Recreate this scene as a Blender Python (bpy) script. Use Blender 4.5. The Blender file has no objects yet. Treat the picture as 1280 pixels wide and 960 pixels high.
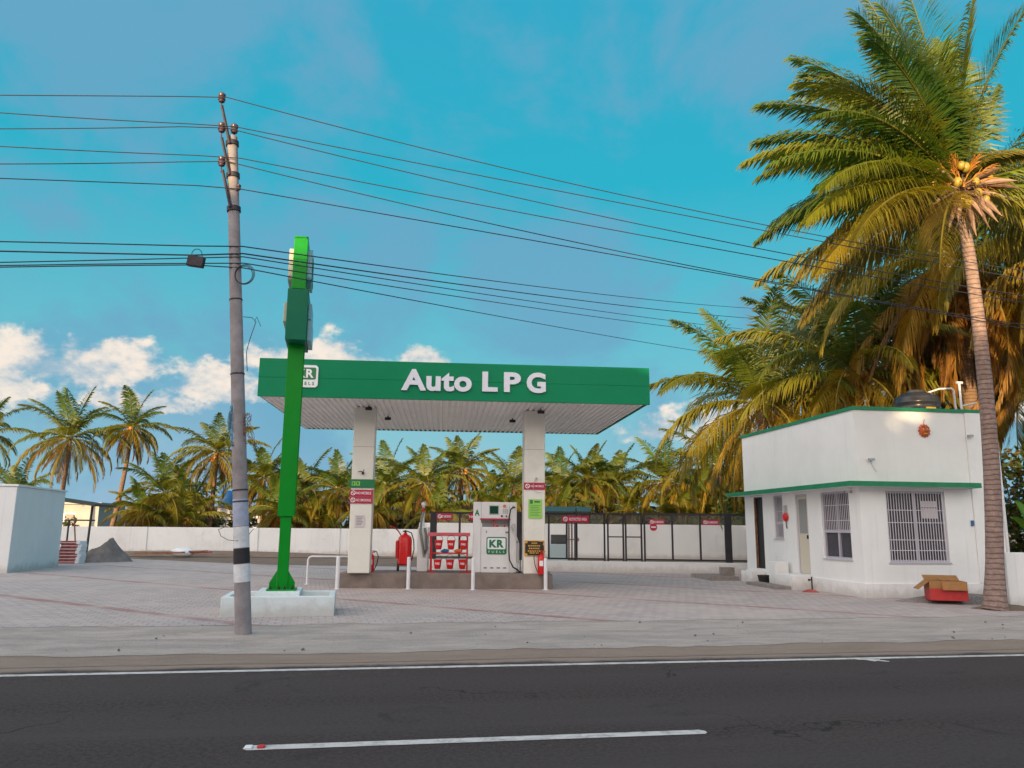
import bpy, bmesh, math, random
from math import sin, cos, pi, radians as R
from mathutils import Vector, Matrix

# ------------------------------------------------------------------ camera, sky, sun, exposure
scene = bpy.context.scene
col = scene.collection
random.seed(7)
CAM_H = 1.65
PITCH = math.atan(179.0 / 970.0)
ROLL = R(0.5)
cd = bpy.data.cameras.new('camera')
cam = bpy.data.objects.new('camera', cd)
col.objects.link(cam)
scene.camera = cam
cd.sensor_width = 36.0
cd.lens = 36.0 * 970.0 / 1280.0
cd.clip_start = 0.05
cd.clip_end = 3000
cam.matrix_world = Matrix.Translation((0, 0, CAM_H)) @ Matrix.Rotation(pi / 2 + PITCH, 4, 'X') @ Matrix.Rotation(ROLL, 4, 'Z')

SUN_EL = R(8.0)
SUN_AZ = R(200.0)                     # compass angle of the sun, from +Y clockwise: behind the camera, a little left
sun_dir = Vector((sin(SUN_AZ) * cos(SUN_EL), cos(SUN_AZ) * cos(SUN_EL), sin(SUN_EL)))
sl = bpy.data.lights.new('sun', 'SUN')
sl.energy = 2.6
sl.angle = R(0.6)
sl.color = (1.0, 0.70, 0.36)
sun = bpy.data.objects.new('sun', sl)
col.objects.link(sun)
sun.rotation_euler = sun_dir.to_track_quat('Z', 'Y').to_euler()

scene.view_settings.view_transform = 'Standard'
scene.view_settings.look = 'None'
scene.view_settings.gamma = 1.0
scene.view_settings.exposure = 1.70

world = bpy.data.worlds.new('World')
scene.world = world
world.use_nodes = True
wt = world.node_tree
wt.nodes.clear()


class NG:
    """tiny node-graph helper"""
    def __init__(s, t): s.t = t
    def n(s, typ, **kw):
        nd = s.t.nodes.new(typ)
        for k, v in kw.items(): setattr(nd, k, v)
        return nd
    def link(s, a, b): s.t.links.new(a, b)
    def setin(s, sock, v):
        if hasattr(v, 'is_output') or isinstance(v, bpy.types.NodeSocket): s.t.links.new(v, sock)
        else: sock.default_value = v
    def m(s, op, a, b=0.0, c=0.0, clamp=False):
        nd = s.n('ShaderNodeMath', operation=op, use_clamp=clamp)
        s.setin(nd.inputs[0], a); s.setin(nd.inputs[1], b)
        if op in ('MULTIPLY_ADD', 'SMOOTH_MIN', 'SMOOTH_MAX'): s.setin(nd.inputs[2], c)
        return nd.outputs[0]
    def mix(s, f, a, b, blend='MIX'):
        nd = s.n('ShaderNodeMix', data_type='RGBA', blend_type=blend)
        s.setin(nd.inputs[0], f); s.setin(nd.inputs[6], a); s.setin(nd.inputs[7], b)
        return nd.outputs[2]
    def smooth(s, v, lo, hi):
        nd = s.n('ShaderNodeMapRange', interpolation_type='SMOOTHSTEP')
        s.setin(nd.inputs[0], v); nd.inputs[1].default_value = lo; nd.inputs[2].default_value = hi
        return nd.outputs[0]
    def noise(s, vec, scale, detail=5, rough=0.55, dist=0.0):
        nd = s.n('ShaderNodeTexNoise')
        if vec is not None: s.t.links.new(vec, nd.inputs['Vector'])
        nd.inputs['Scale'].default_value = scale; nd.inputs['Detail'].default_value = detail
        nd.inputs['Roughness'].default_value = rough; nd.inputs['Distortion'].default_value = dist
        return nd.outputs['Fac']


def build_world():
    g = NG(wt)
    out = g.n('ShaderNodeOutputWorld')
    bg = g.n('ShaderNodeBackground')
    bg.inputs[1].default_value = 0.15
    g.link(bg.outputs[0], out.inputs[0])
    sky = g.n('ShaderNodeTexSky', sky_type='NISHITA')
    sky.sun_disc = False
    sky.sun_elevation = SUN_EL
    sky.sun_rotation = SUN_AZ
    sky.altitude = 50; sky.air_density = 1.0; sky.dust_density = 1.2; sky.ozone_density = 1.0
    tc = g.n('ShaderNodeTexCoord')
    sep = g.n('ShaderNodeSeparateXYZ')
    g.link(tc.outputs['Generated'], sep.inputs[0])
    x, y, z = sep.outputs
    el = g.m('ARCSINE', z)
    az = g.m('ARCTAN2', x, y)
    hs = g.n('ShaderNodeHueSaturation')
    hs.inputs['Hue'].default_value = 0.462; hs.inputs['Saturation'].default_value = 1.3; hs.inputs['Value'].default_value = 1.0
    g.link(sky.outputs[0], hs.inputs['Color'])
    base = g.mix(1.0, hs.outputs[0], (0.62, 1.0, 1.12, 1), 'MULTIPLY')
    # evening sky: a bright pale glow over the sun's half, deep cyan on the far half
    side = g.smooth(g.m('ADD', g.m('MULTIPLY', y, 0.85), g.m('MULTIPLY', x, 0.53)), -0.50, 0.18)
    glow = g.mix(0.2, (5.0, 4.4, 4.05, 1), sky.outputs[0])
    grad = g.n('ShaderNodeValToRGB')
    cr = grad.color_ramp
    cr.elements[0].position = 0.0; cr.elements[0].color = (0.58, 1.03, 1.26, 1)
    cr.elements[1].position = 1.0; cr.elements[1].color = (0.10, 0.68, 1.15, 1)
    e = cr.elements.new(0.22); e.color = (0.28, 1.00, 1.21, 1)
    e = cr.elements.new(0.45); e.color = (0.04, 0.86, 1.17, 1)
    g.link(g.m('DIVIDE', el, 0.95, clamp=True), grad.inputs[0])
    north = g.mix(0.03, grad.outputs[0], base)
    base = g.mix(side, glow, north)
    # thin high veils
    mp = g.n('ShaderNodeMapping'); mp.inputs['Scale'].default_value = (1.0, 1.0, 1.5)
    g.link(tc.outputs['Generated'], mp.inputs[0])
    v1 = g.noise(mp.outputs[0], 3.0, 7, 0.6, 0.25)
    veil = g.m('MULTIPLY', g.smooth(v1, 0.43, 0.60), 0.75)
    base = g.mix(g.m('MULTIPLY', veil, side), base, (0.33, 0.78, 1.17, 1))
    # warm pale low band
    lowb = g.m('MULTIPLY', g.smooth(el, 0.20, 0.02), g.smooth(g.noise(tc.outputs['Generated'], 4.0, 4), 0.35, 0.7))
    base = g.mix(g.m('MULTIPLY', lowb, 0.5), base, (0.95, 1.25, 1.55, 1))
    # cumulus banks: ellipses in azimuth/elevation broken up by noise
    mp2 = g.n('ShaderNodeMapping'); mp2.inputs['Scale'].default_value = (1.0, 1.0, 1.5)
    g.link(tc.outputs['Generated'], mp2.inputs[0])
    nz = g.noise(mp2.outputs[0], 15.0, 8, 0.58, 0.2)
    nz2 = g.noise(mp2.outputs[0], 42.0, 6, 0.6)
    bump = g.m('ADD', g.m('MULTIPLY', g.m('SUBTRACT', nz, 0.5), 2.6), g.m('MULTIPLY', g.m('SUBTRACT', nz2, 0.5), 0.9))
    tot = None
    for (a0, e0, ra, re) in CLOUDS:
        da = g.m('DIVIDE', g.m('SUBTRACT', az, a0), ra)
        de0 = g.m('SUBTRACT', el, e0)
        up = g.m('DIVIDE', g.m('MAXIMUM', de0, 0.0), re)
        dn = g.m('DIVIDE', g.m('MINIMUM', de0, 0.0), re * 0.55)
        d2 = g.m('ADD', g.m('MULTIPLY', da, da), g.m('ADD', g.m('MULTIPLY', up, up), g.m('MULTIPLY', dn, dn)))
        v = g.m('SUBTRACT', 1.0, g.m('SQRT', d2))
        tot = v if tot is None else g.m('MAXIMUM', tot, v)
    f = g.m('ADD', tot, bump)
    mask = g.smooth(f, -0.02, 0.48)
    lit = g.smooth(g.m('SUBTRACT', g.m('ADD', f, g.m('MULTIPLY', nz2, 0.8)), g.m('MULTIPLY', tot, 0.9)), -0.1, 1.0)
    ccol = g.mix(lit, (0.70, 1.02, 1.25, 1), (2.05, 1.78, 1.52, 1))
    base = g.mix(g.m('MULTIPLY', mask, 0.93), base, ccol)
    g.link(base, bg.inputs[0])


def px_ray(px, py):
    x = (px - 640) / 970.0; y = -(py - 480) / 970.0
    c, s = cos(ROLL), sin(ROLL)
    x, y = c * x - s * y, s * x + c * y
    cp, sp = cos(PITCH), sin(PITCH)
    return Vector((x, cp - y * sp, sp + y * cp))


def azel(px, py):
    r = px_ray(px, py).normalized()
    return math.atan2(r.x, r.y), math.asin(r.z)


CLOUDS = []
for (px, py, w, h) in [(70, 460, 135, 40), (-60, 470, 110, 48), (272, 486, 70, 34), (410, 460, 115, 36), (528, 450, 42, 18),
                       (825, 540, 70, 30), (925, 530, 90, 30), (170, 505, 80, 20), (1420, 480, 200, 50)]:
    a0, e0 = azel(px, py)
    CLOUDS.append((a0, e0, w / 970.0, h / 970.0))
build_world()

# ------------------------------------------------------------------ helpers

def at(px, py, Y):
    """world point seen at a photo pixel, at distance Y ahead of the camera"""
    r = px_ray(px, py)
    return Vector((0, 0, CAM_H)) + r * (Y / r.y)


def tag(o, label=None, cat=None, group=None, kind=None):
    if label: o['label'] = label
    if cat: o['category'] = cat
    if group: o['group'] = group
    if kind: o['kind'] = kind
    return o


def thing(name, label, cat, loc=(0, 0, 0), rz=0.0, group=None):
    o = bpy.data.objects.new(name, None)
    o.empty_display_size = 0.1
    col.objects.link(o)
    o.location = loc
    o.rotation_euler = (0, 0, rz)
    return tag(o, label, cat, group)


def copy_tree(o, parent=None):
    c = o.copy()
    col.objects.link(c)
    if parent: c.parent = parent
    for ch in list(o.children): copy_tree(ch, c)
    return c


class MB:
    def __init__(s): s.v = []; s.f = []; s.mi = []; s.cur = 0
    def face(s, idx): s.f.append(idx); s.mi.append(s.cur)
    def box(s, x0, x1, y0, y1, z0, z1, M=None):
        b = len(s.v)
        pts = [(x, y, z) for z in (z0, z1) for y in (y0, y1) for x in (x0, x1)]
        s.v += [tuple(M @ Vector(p)) if M else p for p in pts]
        for q in ((0, 2, 3, 1), (4, 5, 7, 6), (0, 1, 5, 4), (2, 6, 7, 3), (0, 4, 6, 2), (1, 3, 7, 5)):
            s.face([b + i for i in q])
        return s
    def cyl(s, p0, p1, r0, r1=None, n=12, caps=True):
        r1 = r0 if r1 is None else r1
        p0 = Vector(p0); p1 = Vector(p1)
        d = (p1 - p0).normalized()
        a = d.orthogonal().normalized(); c = d.cross(a)
        b = len(s.v)
        for p, r in ((p0, r0), (p1, r1)):
            for i in range(n):
                t = 2 * pi * i / n
                s.v.append(tuple(p + a * cos(t) * r + c * sin(t) * r))
        for i in range(n):
            j = (i + 1) % n
            s.face([b + i, b + j, b + n + j, b + n + i])
        if caps:
            s.face([b + i for i in range(n)][::-1]); s.face([b + n + i for i in range(n)])
        return s
    def tube(s, pts, r, n=6, caps=True):
        pts = [Vector(p) for p in pts]
        rr = r if isinstance(r, (list, tuple)) else [r] * len(pts)
        b = len(s.v); prev = None
        for k, p in enumerate(pts):
            d = (pts[min(k + 1, len(pts) - 1)] - pts[max(k - 1, 0)]).normalized()
            if prev is None: a = d.orthogonal().normalized()
            else:
                a = prev - d * prev.dot(d)
                a = a.normalized() if a.length > 1e-6 else d.orthogonal().normalized()
            prev = a; c = d.cross(a)
            for i in range(n):
                t = 2 * pi * i / n
                s.v.append(tuple(p + (a * cos(t) + c * sin(t)) * rr[k]))
        for k in range(len(pts) - 1):
            for i in range(n):
                j = (i + 1) % n
                s.face([b + k * n + i, b + k * n + j, b + (k + 1) * n + j, b + (k + 1) * n + i])
        if caps:
            s.face([b + i for i in range(n)][::-1]); s.face([b + (len(pts) - 1) * n + i for i in range(n)])
        return s
    def lathe(s, prof, c=(0, 0, 0), n=24):
        b = len(s.v)
        for (r, z) in prof:
            for i in range(n):
                t = 2 * pi * i / n
                s.v.append((c[0] + r * cos(t), c[1] + r * sin(t), c[2] + z))
        for k in range(len(prof) - 1):
            for i in range(n):
                j = (i + 1) % n
                s.face([b + k * n + i, b + k * n + j, b + (k + 1) * n + j, b + (k + 1) * n + i])
        s.face([b + i for i in range(n)][::-1]); s.face([b + (len(prof) - 1) * n + i for i in range(n)])
        return s
    def prism(s, poly, z0, z1, M=None):
        b = len(s.v); n = len(poly)
        pts = [(p[0], p[1], z) for z in (z0, z1) for p in poly]
        s.v += [tuple(M @ Vector(p)) if M else p for p in pts]
        s.face([b + i for i in range(n)][::-1]); s.face([b + n + i for i in range(n)])
        for i in range(n):
            j = (i + 1) % n
            s.face([b + i, b + j, b + n + j, b + n + i])
        return s
    def quad(s, a, b_, c, d):
        b = len(s.v); s.v += [tuple(a), tuple(b_), tuple(c), tuple(d)]; s.face([b, b + 1, b + 2, b + 3]); return s
    def ball(s, c, r, n=10, sx=1, sy=1, sz=1):
        prof = []
        k = max(4, n // 2)
        b = len(s.v)
        for i in range(k + 1):
            t = -pi / 2 + pi * i / k
            for j in range(n):
                a = 2 * pi * j / n
                s.v.append((c[0] + sx * r * cos(t) * cos(a), c[1] + sy * r * cos(t) * sin(a), c[2] + sz * r * sin(t)))
        for i in range(k):
            for j in range(n):
                q = (j + 1) % n
                s.face([b + i * n + j, b + i * n + q, b + (i + 1) * n + q, b + (i + 1) * n + j])
        return s
    def build(s, name, mats, parent=None, smooth=False, bevel=0.0, loc=None):
        me = bpy.data.meshes.new(name)
        me.from_pydata(s.v, [], s.f)
        if not isinstance(mats, (list, tuple)): mats = [mats]
        for m in mats: me.materials.append(m)
        if len(mats) > 1: me.polygons.foreach_set('material_index', s.mi)
        if smooth:
            me.polygons.foreach_set('use_smooth', [True] * len(me.polygons))
            me.set_sharp_from_angle(angle=R(45))
        me.update()
        o = bpy.data.objects.new(name, me)
        col.objects.link(o)
        if parent: o.parent = parent
        if loc: o.location = loc
        if bevel:
            b = o.modifiers.new('bevel', 'BEVEL'); b.width = bevel; b.segments = 2; b.limit_method = 'ANGLE'
            b.angle_limit = R(50)
        return o


def rrect(w, h, r, n=6):
    pts = []
    for cx, cy, a0 in ((w / 2 - r, h / 2 - r, 0), (-w / 2 + r, h / 2 - r, 90), (-w / 2 + r, -h / 2 + r, 180), (w / 2 - r, -h / 2 + r, 270)):
        for i in range(n + 1):
            a = R(a0 + 90 * i / n)
            pts.append((cx + r * cos(a), cy + r * sin(a)))
    return pts


def text_mesh(txt, w, h, depth=0.01, bold=0.0, space=1.0):
    """letters as a mesh in the local XZ plane facing -Y, centred, w x h"""
    cu = bpy.data.curves.new('txt', 'FONT')
    cu.body = txt; cu.size = 1.0; cu.extrude = 0.05; cu.offset = bold; cu.space_character = space
    cu.resolution_u = 4
    cu.align_x = 'CENTER'
    ob = bpy.data.objects.new('txt', cu)
    col.objects.link(ob)
    dg = bpy.context.evaluated_depsgraph_get(); dg.update()
    me = bpy.data.meshes.new_from_object(ob.evaluated_get(dg))
    bpy.data.objects.remove(ob); bpy.data.curves.remove(cu)
    xs = [v.co.x for v in me.vertices]; ys = [v.co.y for v in me.vertices]
    cx = (min(xs) + max(xs)) / 2; cy = (min(ys) + max(ys)) / 2
    fx = w / (max(xs) - min(xs)); fy = h / (max(ys) - min(ys))
    for v in me.vertices:
        x, y, z = v.co
        v.co = ((x - cx) * fx, -z / 0.05 * depth / 2, (y - cy) * fy)
    me.update()
    return me


def text(name, txt, w, h, loc, m, parent, depth=0.01, bold=0.0, space=1.0, rz=0.0):
    me = text_mesh(txt, w, h, depth, bold, space)
    me.materials.clear(); me.materials.append(m)
    o = bpy.data.objects.new(name, me)
    col.objects.link(o)
    o.parent = parent; o.location = loc; o.rotation_euler = (0, 0, rz)
    return o

# ------------------------------------------------------------------ materials

def mat(name, c, rough=0.6, streak=0.0, base_dirt=0.0, metal=0.0, var=0.0, vscale=3.0, bump=0.0, bscale=40.0, dirt=None, dscale=1.3, damt=0.5, dlo=0.5, dhi=0.75, coat=0.0, spec=0.5):
    m = bpy.data.materials.new(name)
    m.use_nodes = True
    t = m.node_tree
    g = NG(t)
    bs = t.nodes['Principled BSDF']
    bs.inputs['Roughness'].default_value = rough
    bs.inputs['Metallic'].default_value = metal
    bs.inputs['Specular IOR Level'].default_value = spec
    if coat: bs.inputs['Coat Weight'].default_value = coat
    tc = g.n('ShaderNodeTexCoord')
    ob = tc.outputs['Object']
    colr = (c[0], c[1], c[2], 1)
    if var or dirt or bump:
        a = None
        if var:
            nz = g.noise(ob, vscale, 6, 0.6)
            lo = tuple(max(0, k * (1 - var)) for k in c) + (1,)
            hi = tuple(min(1, k * (1 + var)) for k in c) + (1,)
            a = g.mix(g.smooth(nz, 0.3, 0.7), lo, hi)
        else:
            a = colr
        if dirt:
            dn = g.noise(ob, dscale, 8, 0.66, 0.4)
            f = g.m('MULTIPLY', g.smooth(dn, dlo, dhi), damt)
            a = g.mix(f, a, tuple(dirt) + (1,))
        if streak:
            mp = g.n('ShaderNodeMapping'); mp.inputs['Scale'].default_value = (5.0, 5.0, 0.22); g.link(ob, mp.inputs[0])
            sn = g.noise(mp.outputs[0], 1.6, 6, 0.6)
            a = g.mix(g.m('MULTIPLY', g.smooth(sn, 0.54, 0.74), streak), a, (0.42, 0.41, 0.39, 1))
        if base_dirt:
            sep = g.n('ShaderNodeSeparateXYZ'); g.link(ob, sep.inputs[0])
            zz = g.m('ADD', sep.outputs[2], g.m('MULTIPLY', g.m('SUBTRACT', g.noise(ob, 3.5, 6, 0.7), 0.5), 0.55))
            a = g.mix(g.m('MULTIPLY', g.smooth(zz, 0.34, 0.02), base_dirt), a, (0.36, 0.31, 0.27, 1))
        g.setin(bs.inputs['Base Color'], a)
        if bump:
            bn = g.noise(ob, bscale, 6, 0.65)
            bp = g.n('ShaderNodeBump'); bp.inputs['Strength'].default_value = bump; bp.inputs['Distance'].default_value = 0.02
            g.link(bn, bp.inputs['Height']); g.link(bp.outputs[0], bs.inputs['Normal'])
    else:
        bs.inputs['Base Color'].default_value = colr
    return m


M = {}
M['white_wall'] = mat('white_wall_paint', (0.74, 0.75, 0.76), 0.75, streak=0.18, base_dirt=0.5, var=0.03, vscale=0.8, bump=0.08, bscale=60, dirt=(0.55, 0.53, 0.50), dscale=0.9, damt=0.35, dlo=0.55, dhi=0.85)
M['white_wall_old'] = mat('boundary_wall_paint', (0.73, 0.74, 0.75), 0.8, streak=0.3, base_dirt=0.6, var=0.05, vscale=0.6, bump=0.15, bscale=30, dirt=(0.42, 0.40, 0.36), dscale=0.7, damt=0.55, dlo=0.52, dhi=0.8)
M['office_wall'] = mat('office_wall_paint', (0.81, 0.81, 0.81), 0.7, streak=0.14, base_dirt=0.5, var=0.03, vscale=1.2, bump=0.06, bscale=80, dirt=(0.60, 0.60, 0.60), dscale=1.2, damt=0.3, dlo=0.55, dhi=0.85)
M['green_trim'] = mat('green_trim_paint', (0.004, 0.20, 0.085), 0.5, var=0.12, vscale=5, bump=0.05)
M['green_fascia'] = mat('green_fascia_sheet', (0.0005, 0.20, 0.088), 0.45, spec=0.15, var=0.05, vscale=0.7)
M['green_post'] = mat('green_post_paint', (0.002, 0.24, 0.018), 0.4, spec=0.2, var=0.06, vscale=3)
M['green_box'] = mat('green_sign_box', (0.001, 0.14, 0.075), 0.45, spec=0.2, var=0.05, vscale=2)
M['sign_white'] = mat('sign_white', (0.78, 0.80, 0.84), 0.35)
M['letter'] = mat('letter_face', (0.66, 0.68, 0.78), 0.3)
M['panel_shade_blue'] = mat('shaded_sign_panel', (0.12, 0.34, 0.43), 0.3)  # right-hand panels: bluish shade and sky tint put into the base colour
M['cream'] = mat('cream_panel', (0.46, 0.45, 0.39), 0.5)
M['soffit'] = mat('soffit_sheet', (0.88, 0.86, 0.85), 0.3, metal=0.1, var=0.05, vscale=1.5)
M['col_white'] = mat('column_cladding', (0.76, 0.74, 0.68), 0.4, var=0.04, vscale=1.0, dirt=(0.5, 0.5, 0.46), dscale=1.5, damt=0.3)
M['white_metal'] = mat('white_metal_paint', (0.72, 0.72, 0.76), 0.4, var=0.04, vscale=6, dirt=(0.4, 0.38, 0.36), dscale=5, damt=0.4, dlo=0.6, dhi=0.8)
M['concrete_pole'] = mat('pole_concrete', (0.26, 0.235, 0.25), 0.85, var=0.18, vscale=4, bump=0.3, bscale=40, dirt=(0.16, 0.14, 0.14), dscale=3, damt=0.6)
M['island'] = mat('island_concrete', (0.205, 0.165, 0.145), 0.85, var=0.18, vscale=2.5, bump=0.25, bscale=30, dirt=(0.13, 0.105, 0.09), dscale=1.8, damt=0.6)
M['plinth'] = mat('plinth_paint', (0.66, 0.73, 0.75), 0.75, base_dirt=0.5, var=0.05, vscale=2, bump=0.12, bscale=40, dirt=(0.45, 0.42, 0.40), dscale=2.0, damt=0.45, dlo=0.55, dhi=0.8)
M['black_metal'] = mat('black_metal_paint', (0.02, 0.018, 0.024), 0.45, var=0.2, vscale=5)
M['insulator'] = mat('insulator_porcelain', (0.06, 0.03, 0.04), 0.3)
M['steel_dark'] = mat('bracket_steel', (0.035, 0.03, 0.04), 0.6, metal=0.4, var=0.3, vscale=9)
M['wire'] = mat('wire_aluminium', (0.03, 0.035, 0.045), 0.6, metal=0.2)
M['mesh_wire'] = mat('galvanised_mesh', (0.5, 0.5, 0.5), 0.5)
M['red'] = mat('red_paint', (0.50, 0.010, 0.014), 0.35, var=0.08, vscale=8)
M['red_ext'] = mat('extinguisher_red', (0.62, 0.012, 0.012), 0.3, var=0.06, vscale=8)
M['red_sign'] = mat('red_sign_face', (0.45, 0.012, 0.05), 0.45)
M['pink_red'] = mat('faded_red_shelf', (0.55, 0.10, 0.13), 0.5)
M['rubber'] = mat('black_rubber', (0.02, 0.02, 0.022), 0.6)
M['disp_white'] = mat('dispenser_enamel', (0.70, 0.70, 0.71), 0.3, var=0.03, vscale=3, dirt=(0.5, 0.48, 0.45), dscale=3, damt=0.3, dlo=0.6, dhi=0.8)
M['disp_grey'] = mat('dispenser_grey', (0.42, 0.42, 0.43), 0.4)
M['logo_green'] = mat('logo_green', (0.01, 0.17, 0.06), 0.4)
M['screen'] = mat('screen_glass', (0.012, 0.06, 0.035), 0.12)
M['orange'] = mat('orange_button', (0.6, 0.15, 0.03), 0.4)
M['yellow_sign'] = mat('yellow_poster', (0.62, 0.34, 0.05), 0.5)
M['black_print'] = mat('black_print', (0.02, 0.015, 0.012), 0.5)
M['lime'] = mat('lime_poster', (0.28, 0.58, 0.10), 0.5, var=0.05, vscale=6)
M['paper'] = mat('paper_notice', (0.6, 0.56, 0.58), 0.7)
M['ink'] = mat('grey_ink', (0.25, 0.2, 0.22), 0.7)
M['glass_dark'] = mat('dark_window_glass', (0.05, 0.045, 0.06), 0.08, var=0.5, vscale=2.0)
M['frosted'] = mat('frosted_glass', (0.28, 0.29, 0.29), 0.3)
M['door_cream'] = mat('cream_door_panel', (0.60, 0.54, 0.44), 0.5)
M['door_dark'] = mat('dark_doorway', (0.02, 0.022, 0.026), 0.5)
M['frame_lilac'] = mat('aluminium_frame', (0.52, 0.50, 0.56), 0.4, metal=0.2)
M['grille'] = mat('white_grille', (0.62, 0.58, 0.64), 0.45)
M['tank'] = mat('black_water_tank', (0.035, 0.035, 0.04), 0.28, var=0.15, vscale=4)
M['yellow_label'] = mat('yellow_label', (0.7, 0.42, 0.02), 0.5)
M['pvc'] = mat('pvc_pipe', (0.66, 0.66, 0.70), 0.4)
M['card'] = mat('brown_cardboard', (0.33, 0.16, 0.055), 0.8, var=0.12, vscale=6)
M['card_red'] = mat('red_printed_card', (0.45, 0.03, 0.03), 0.6, var=0.12, vscale=8)
M['sandheap'] = mat('grey_sand', (0.17, 0.155, 0.15), 0.95, var=0.2, vscale=4, bump=0.5, bscale=25)
M['gravel'] = mat('gravel', (0.26, 0.235, 0.22), 0.95, var=0.35, vscale=22, bump=0.9, bscale=45)
M['slab'] = mat('step_slab', (0.25, 0.215, 0.20), 0.9, var=0.15, vscale=5, bump=0.2)
M['brick_red'] = mat('red_brick', (0.33, 0.07, 0.06), 0.85, var=0.3, vscale=6)
M['brick_wall'] = mat('tan_block_wall', (0.42, 0.27, 0.15), 0.85, var=0.25, vscale=2.0, bump=0.3, bscale=8)
M['dark_roof'] = mat('dark_sheet_roof', (0.035, 0.055, 0.05), 0.5, var=0.2, vscale=3)
M['timber'] = mat('timber', (0.22, 0.11, 0.06), 0.8, var=0.3, vscale=5)
M['thatch'] = mat('thatch', (0.24, 0.135, 0.05), 0.95, var=0.4, vscale=14, bump=0.8, bscale=30)
M['teal_roof'] = mat('teal_sheet', (0.03, 0.13, 0.15), 0.5, var=0.1, vscale=2)
M['pale_blue'] = mat('pale_blue_metal', (0.45, 0.58, 0.62), 0.5, var=0.05, vscale=3)
M['blue'] = mat('blue_plastic', (0.02, 0.12, 0.30), 0.5)
M['mask'] = mat('orange_mask', (0.55, 0.10, 0.03), 0.5, var=0.3, vscale=20)
M['cloth_blue'] = mat('blue_cloth', (0.16, 0.34, 0.46), 0.9, var=0.2, vscale=5)
M['house'] = mat('far_house_wall', (0.40, 0.39, 0.39), 0.8, var=0.08, vscale=0.8)
M['cable_grey'] = mat('hose_grey', (0.18, 0.20, 0.18), 0.6)
M['paint_white'] = mat('pole_white_band', (0.60, 0.62, 0.66), 0.8, var=0.12, vscale=6, bump=0.2, dirt=(0.36, 0.34, 0.35), dscale=4, damt=0.55)
M['paint_blue'] = mat('pole_blue_band', (0.33, 0.37, 0.50), 0.8, var=0.15, vscale=6, dirt=(0.3, 0.29, 0.31), dscale=4, damt=0.5)
M['paint_black'] = mat('pole_black_band', (0.02, 0.018, 0.022), 0.8, var=0.2, vscale=6)


def mat_asphalt():
    m = bpy.data.materials.new('asphalt'); m.use_nodes = True
    g = NG(m.node_tree); bs = m.node_tree.nodes['Principled BSDF']
    tc = g.n('ShaderNodeTexCoord'); ob = tc.outputs['Object']
    fine = g.noise(ob, 24, 9, 0.9)
    big = g.noise(ob, 0.6, 6, 0.6)
    mp = g.n('ShaderNodeMapping'); mp.inputs['Scale'].default_value = (0.12, 1.6, 1); g.link(ob, mp.inputs[0])
    streak = g.noise(mp.outputs[0], 1.4, 5, 0.6)
    c = g.mix(g.smooth(fine, 0.32, 0.68), (0.024, 0.019, 0.019, 1), (0.102, 0.080, 0.075, 1))
    c = g.mix(g.m('MULTIPLY', g.smooth(big, 0.4, 0.7), 0.35), c, (0.060, 0.046, 0.050, 1))
    c = g.mix(g.m('MULTIPLY', g.smooth(streak, 0.5, 0.72), 0.4), c, (0.088, 0.070, 0.066, 1))
    sep = g.n('ShaderNodeSeparateXYZ'); g.link(ob, sep.inputs[0])
    # wheel tracks polished along the lane, oil drips between them, fine cracks
    vv = g.m('ADD', sep.outputs[1], g.m('MULTIPLY', g.m('SUBTRACT', g.noise(mp.outputs[0], 0.7, 4), 0.5), 0.7))
    tr = g.m('MULTIPLY_ADD', g.m('SINE', g.m('MULTIPLY', g.m('SUBTRACT', vv, 6.85), 2 * pi / 1.65)), 0.5, 0.5)
    c = g.mix(g.m('MULTIPLY', tr, 0.42), c, (0.080, 0.066, 0.064, 1))
    oil = g.m('MULTIPLY', g.smooth(g.noise(ob, 1.1, 6, 0.7, 0.8), 0.57, 0.70), 0.5)
    c = g.mix(oil, c, (0.030, 0.026, 0.027, 1))
    vr = g.n('ShaderNodeTexVoronoi', feature='DISTANCE_TO_EDGE'); vr.inputs['Scale'].default_value = 0.55
    wv = g.n('ShaderNodeVectorMath', operation='ADD'); nzc = g.n('ShaderNodeTexNoise'); nzc.inputs['Scale'].default_value = 1.7; nzc.inputs['Detail'].default_value = 7
    g.link(ob, nzc.inputs['Vector']); g.link(ob, wv.inputs[0]); g.link(nzc.outputs['Color'], wv.inputs[1]); g.link(wv.outputs[0], vr.inputs['Vector'])
    crk = g.m('MULTIPLY', g.m('LESS_THAN', vr.outputs['Distance'], 0.006), g.smooth(g.noise(ob, 0.35, 3), 0.50, 0.60))
    c = g.mix(g.m('MULTIPLY', crk, 0.7), c, (0.018, 0.016, 0.016, 1))
    # sand blown over the road's edge
    edge = g.m('ADD', sep.outputs[1], g.m('MULTIPLY', g.m('SUBTRACT', g.noise(ob, 1.3, 7, 0.65), 0.5), 0.5))
    c = g.mix(g.smooth(edge, 9.86, 10.08), c, (0.28, 0.215, 0.18, 1))
    dust = g.m('MULTIPLY', g.smooth(edge, 9.0, 10.0), g.smooth(g.noise(ob, 7, 6, 0.7), 0.45, 0.75))
    c = g.mix(g.m('MULTIPLY', dust, 0.4), c, (0.2, 0.165, 0.14, 1))
    g.link(c, bs.inputs['Base Color'])
    bs.inputs['Roughness'].default_value = 0.9; bs.inputs['Specular IOR Level'].default_value = 0.12
    bp = g.n('ShaderNodeBump'); bp.inputs['Strength'].default_value = 0.55; bp.inputs['Distance'].default_value = 0.012
    g.link(fine, bp.inputs['Height']); g.link(bp.outputs[0], bs.inputs['Normal'])
    return m


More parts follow.
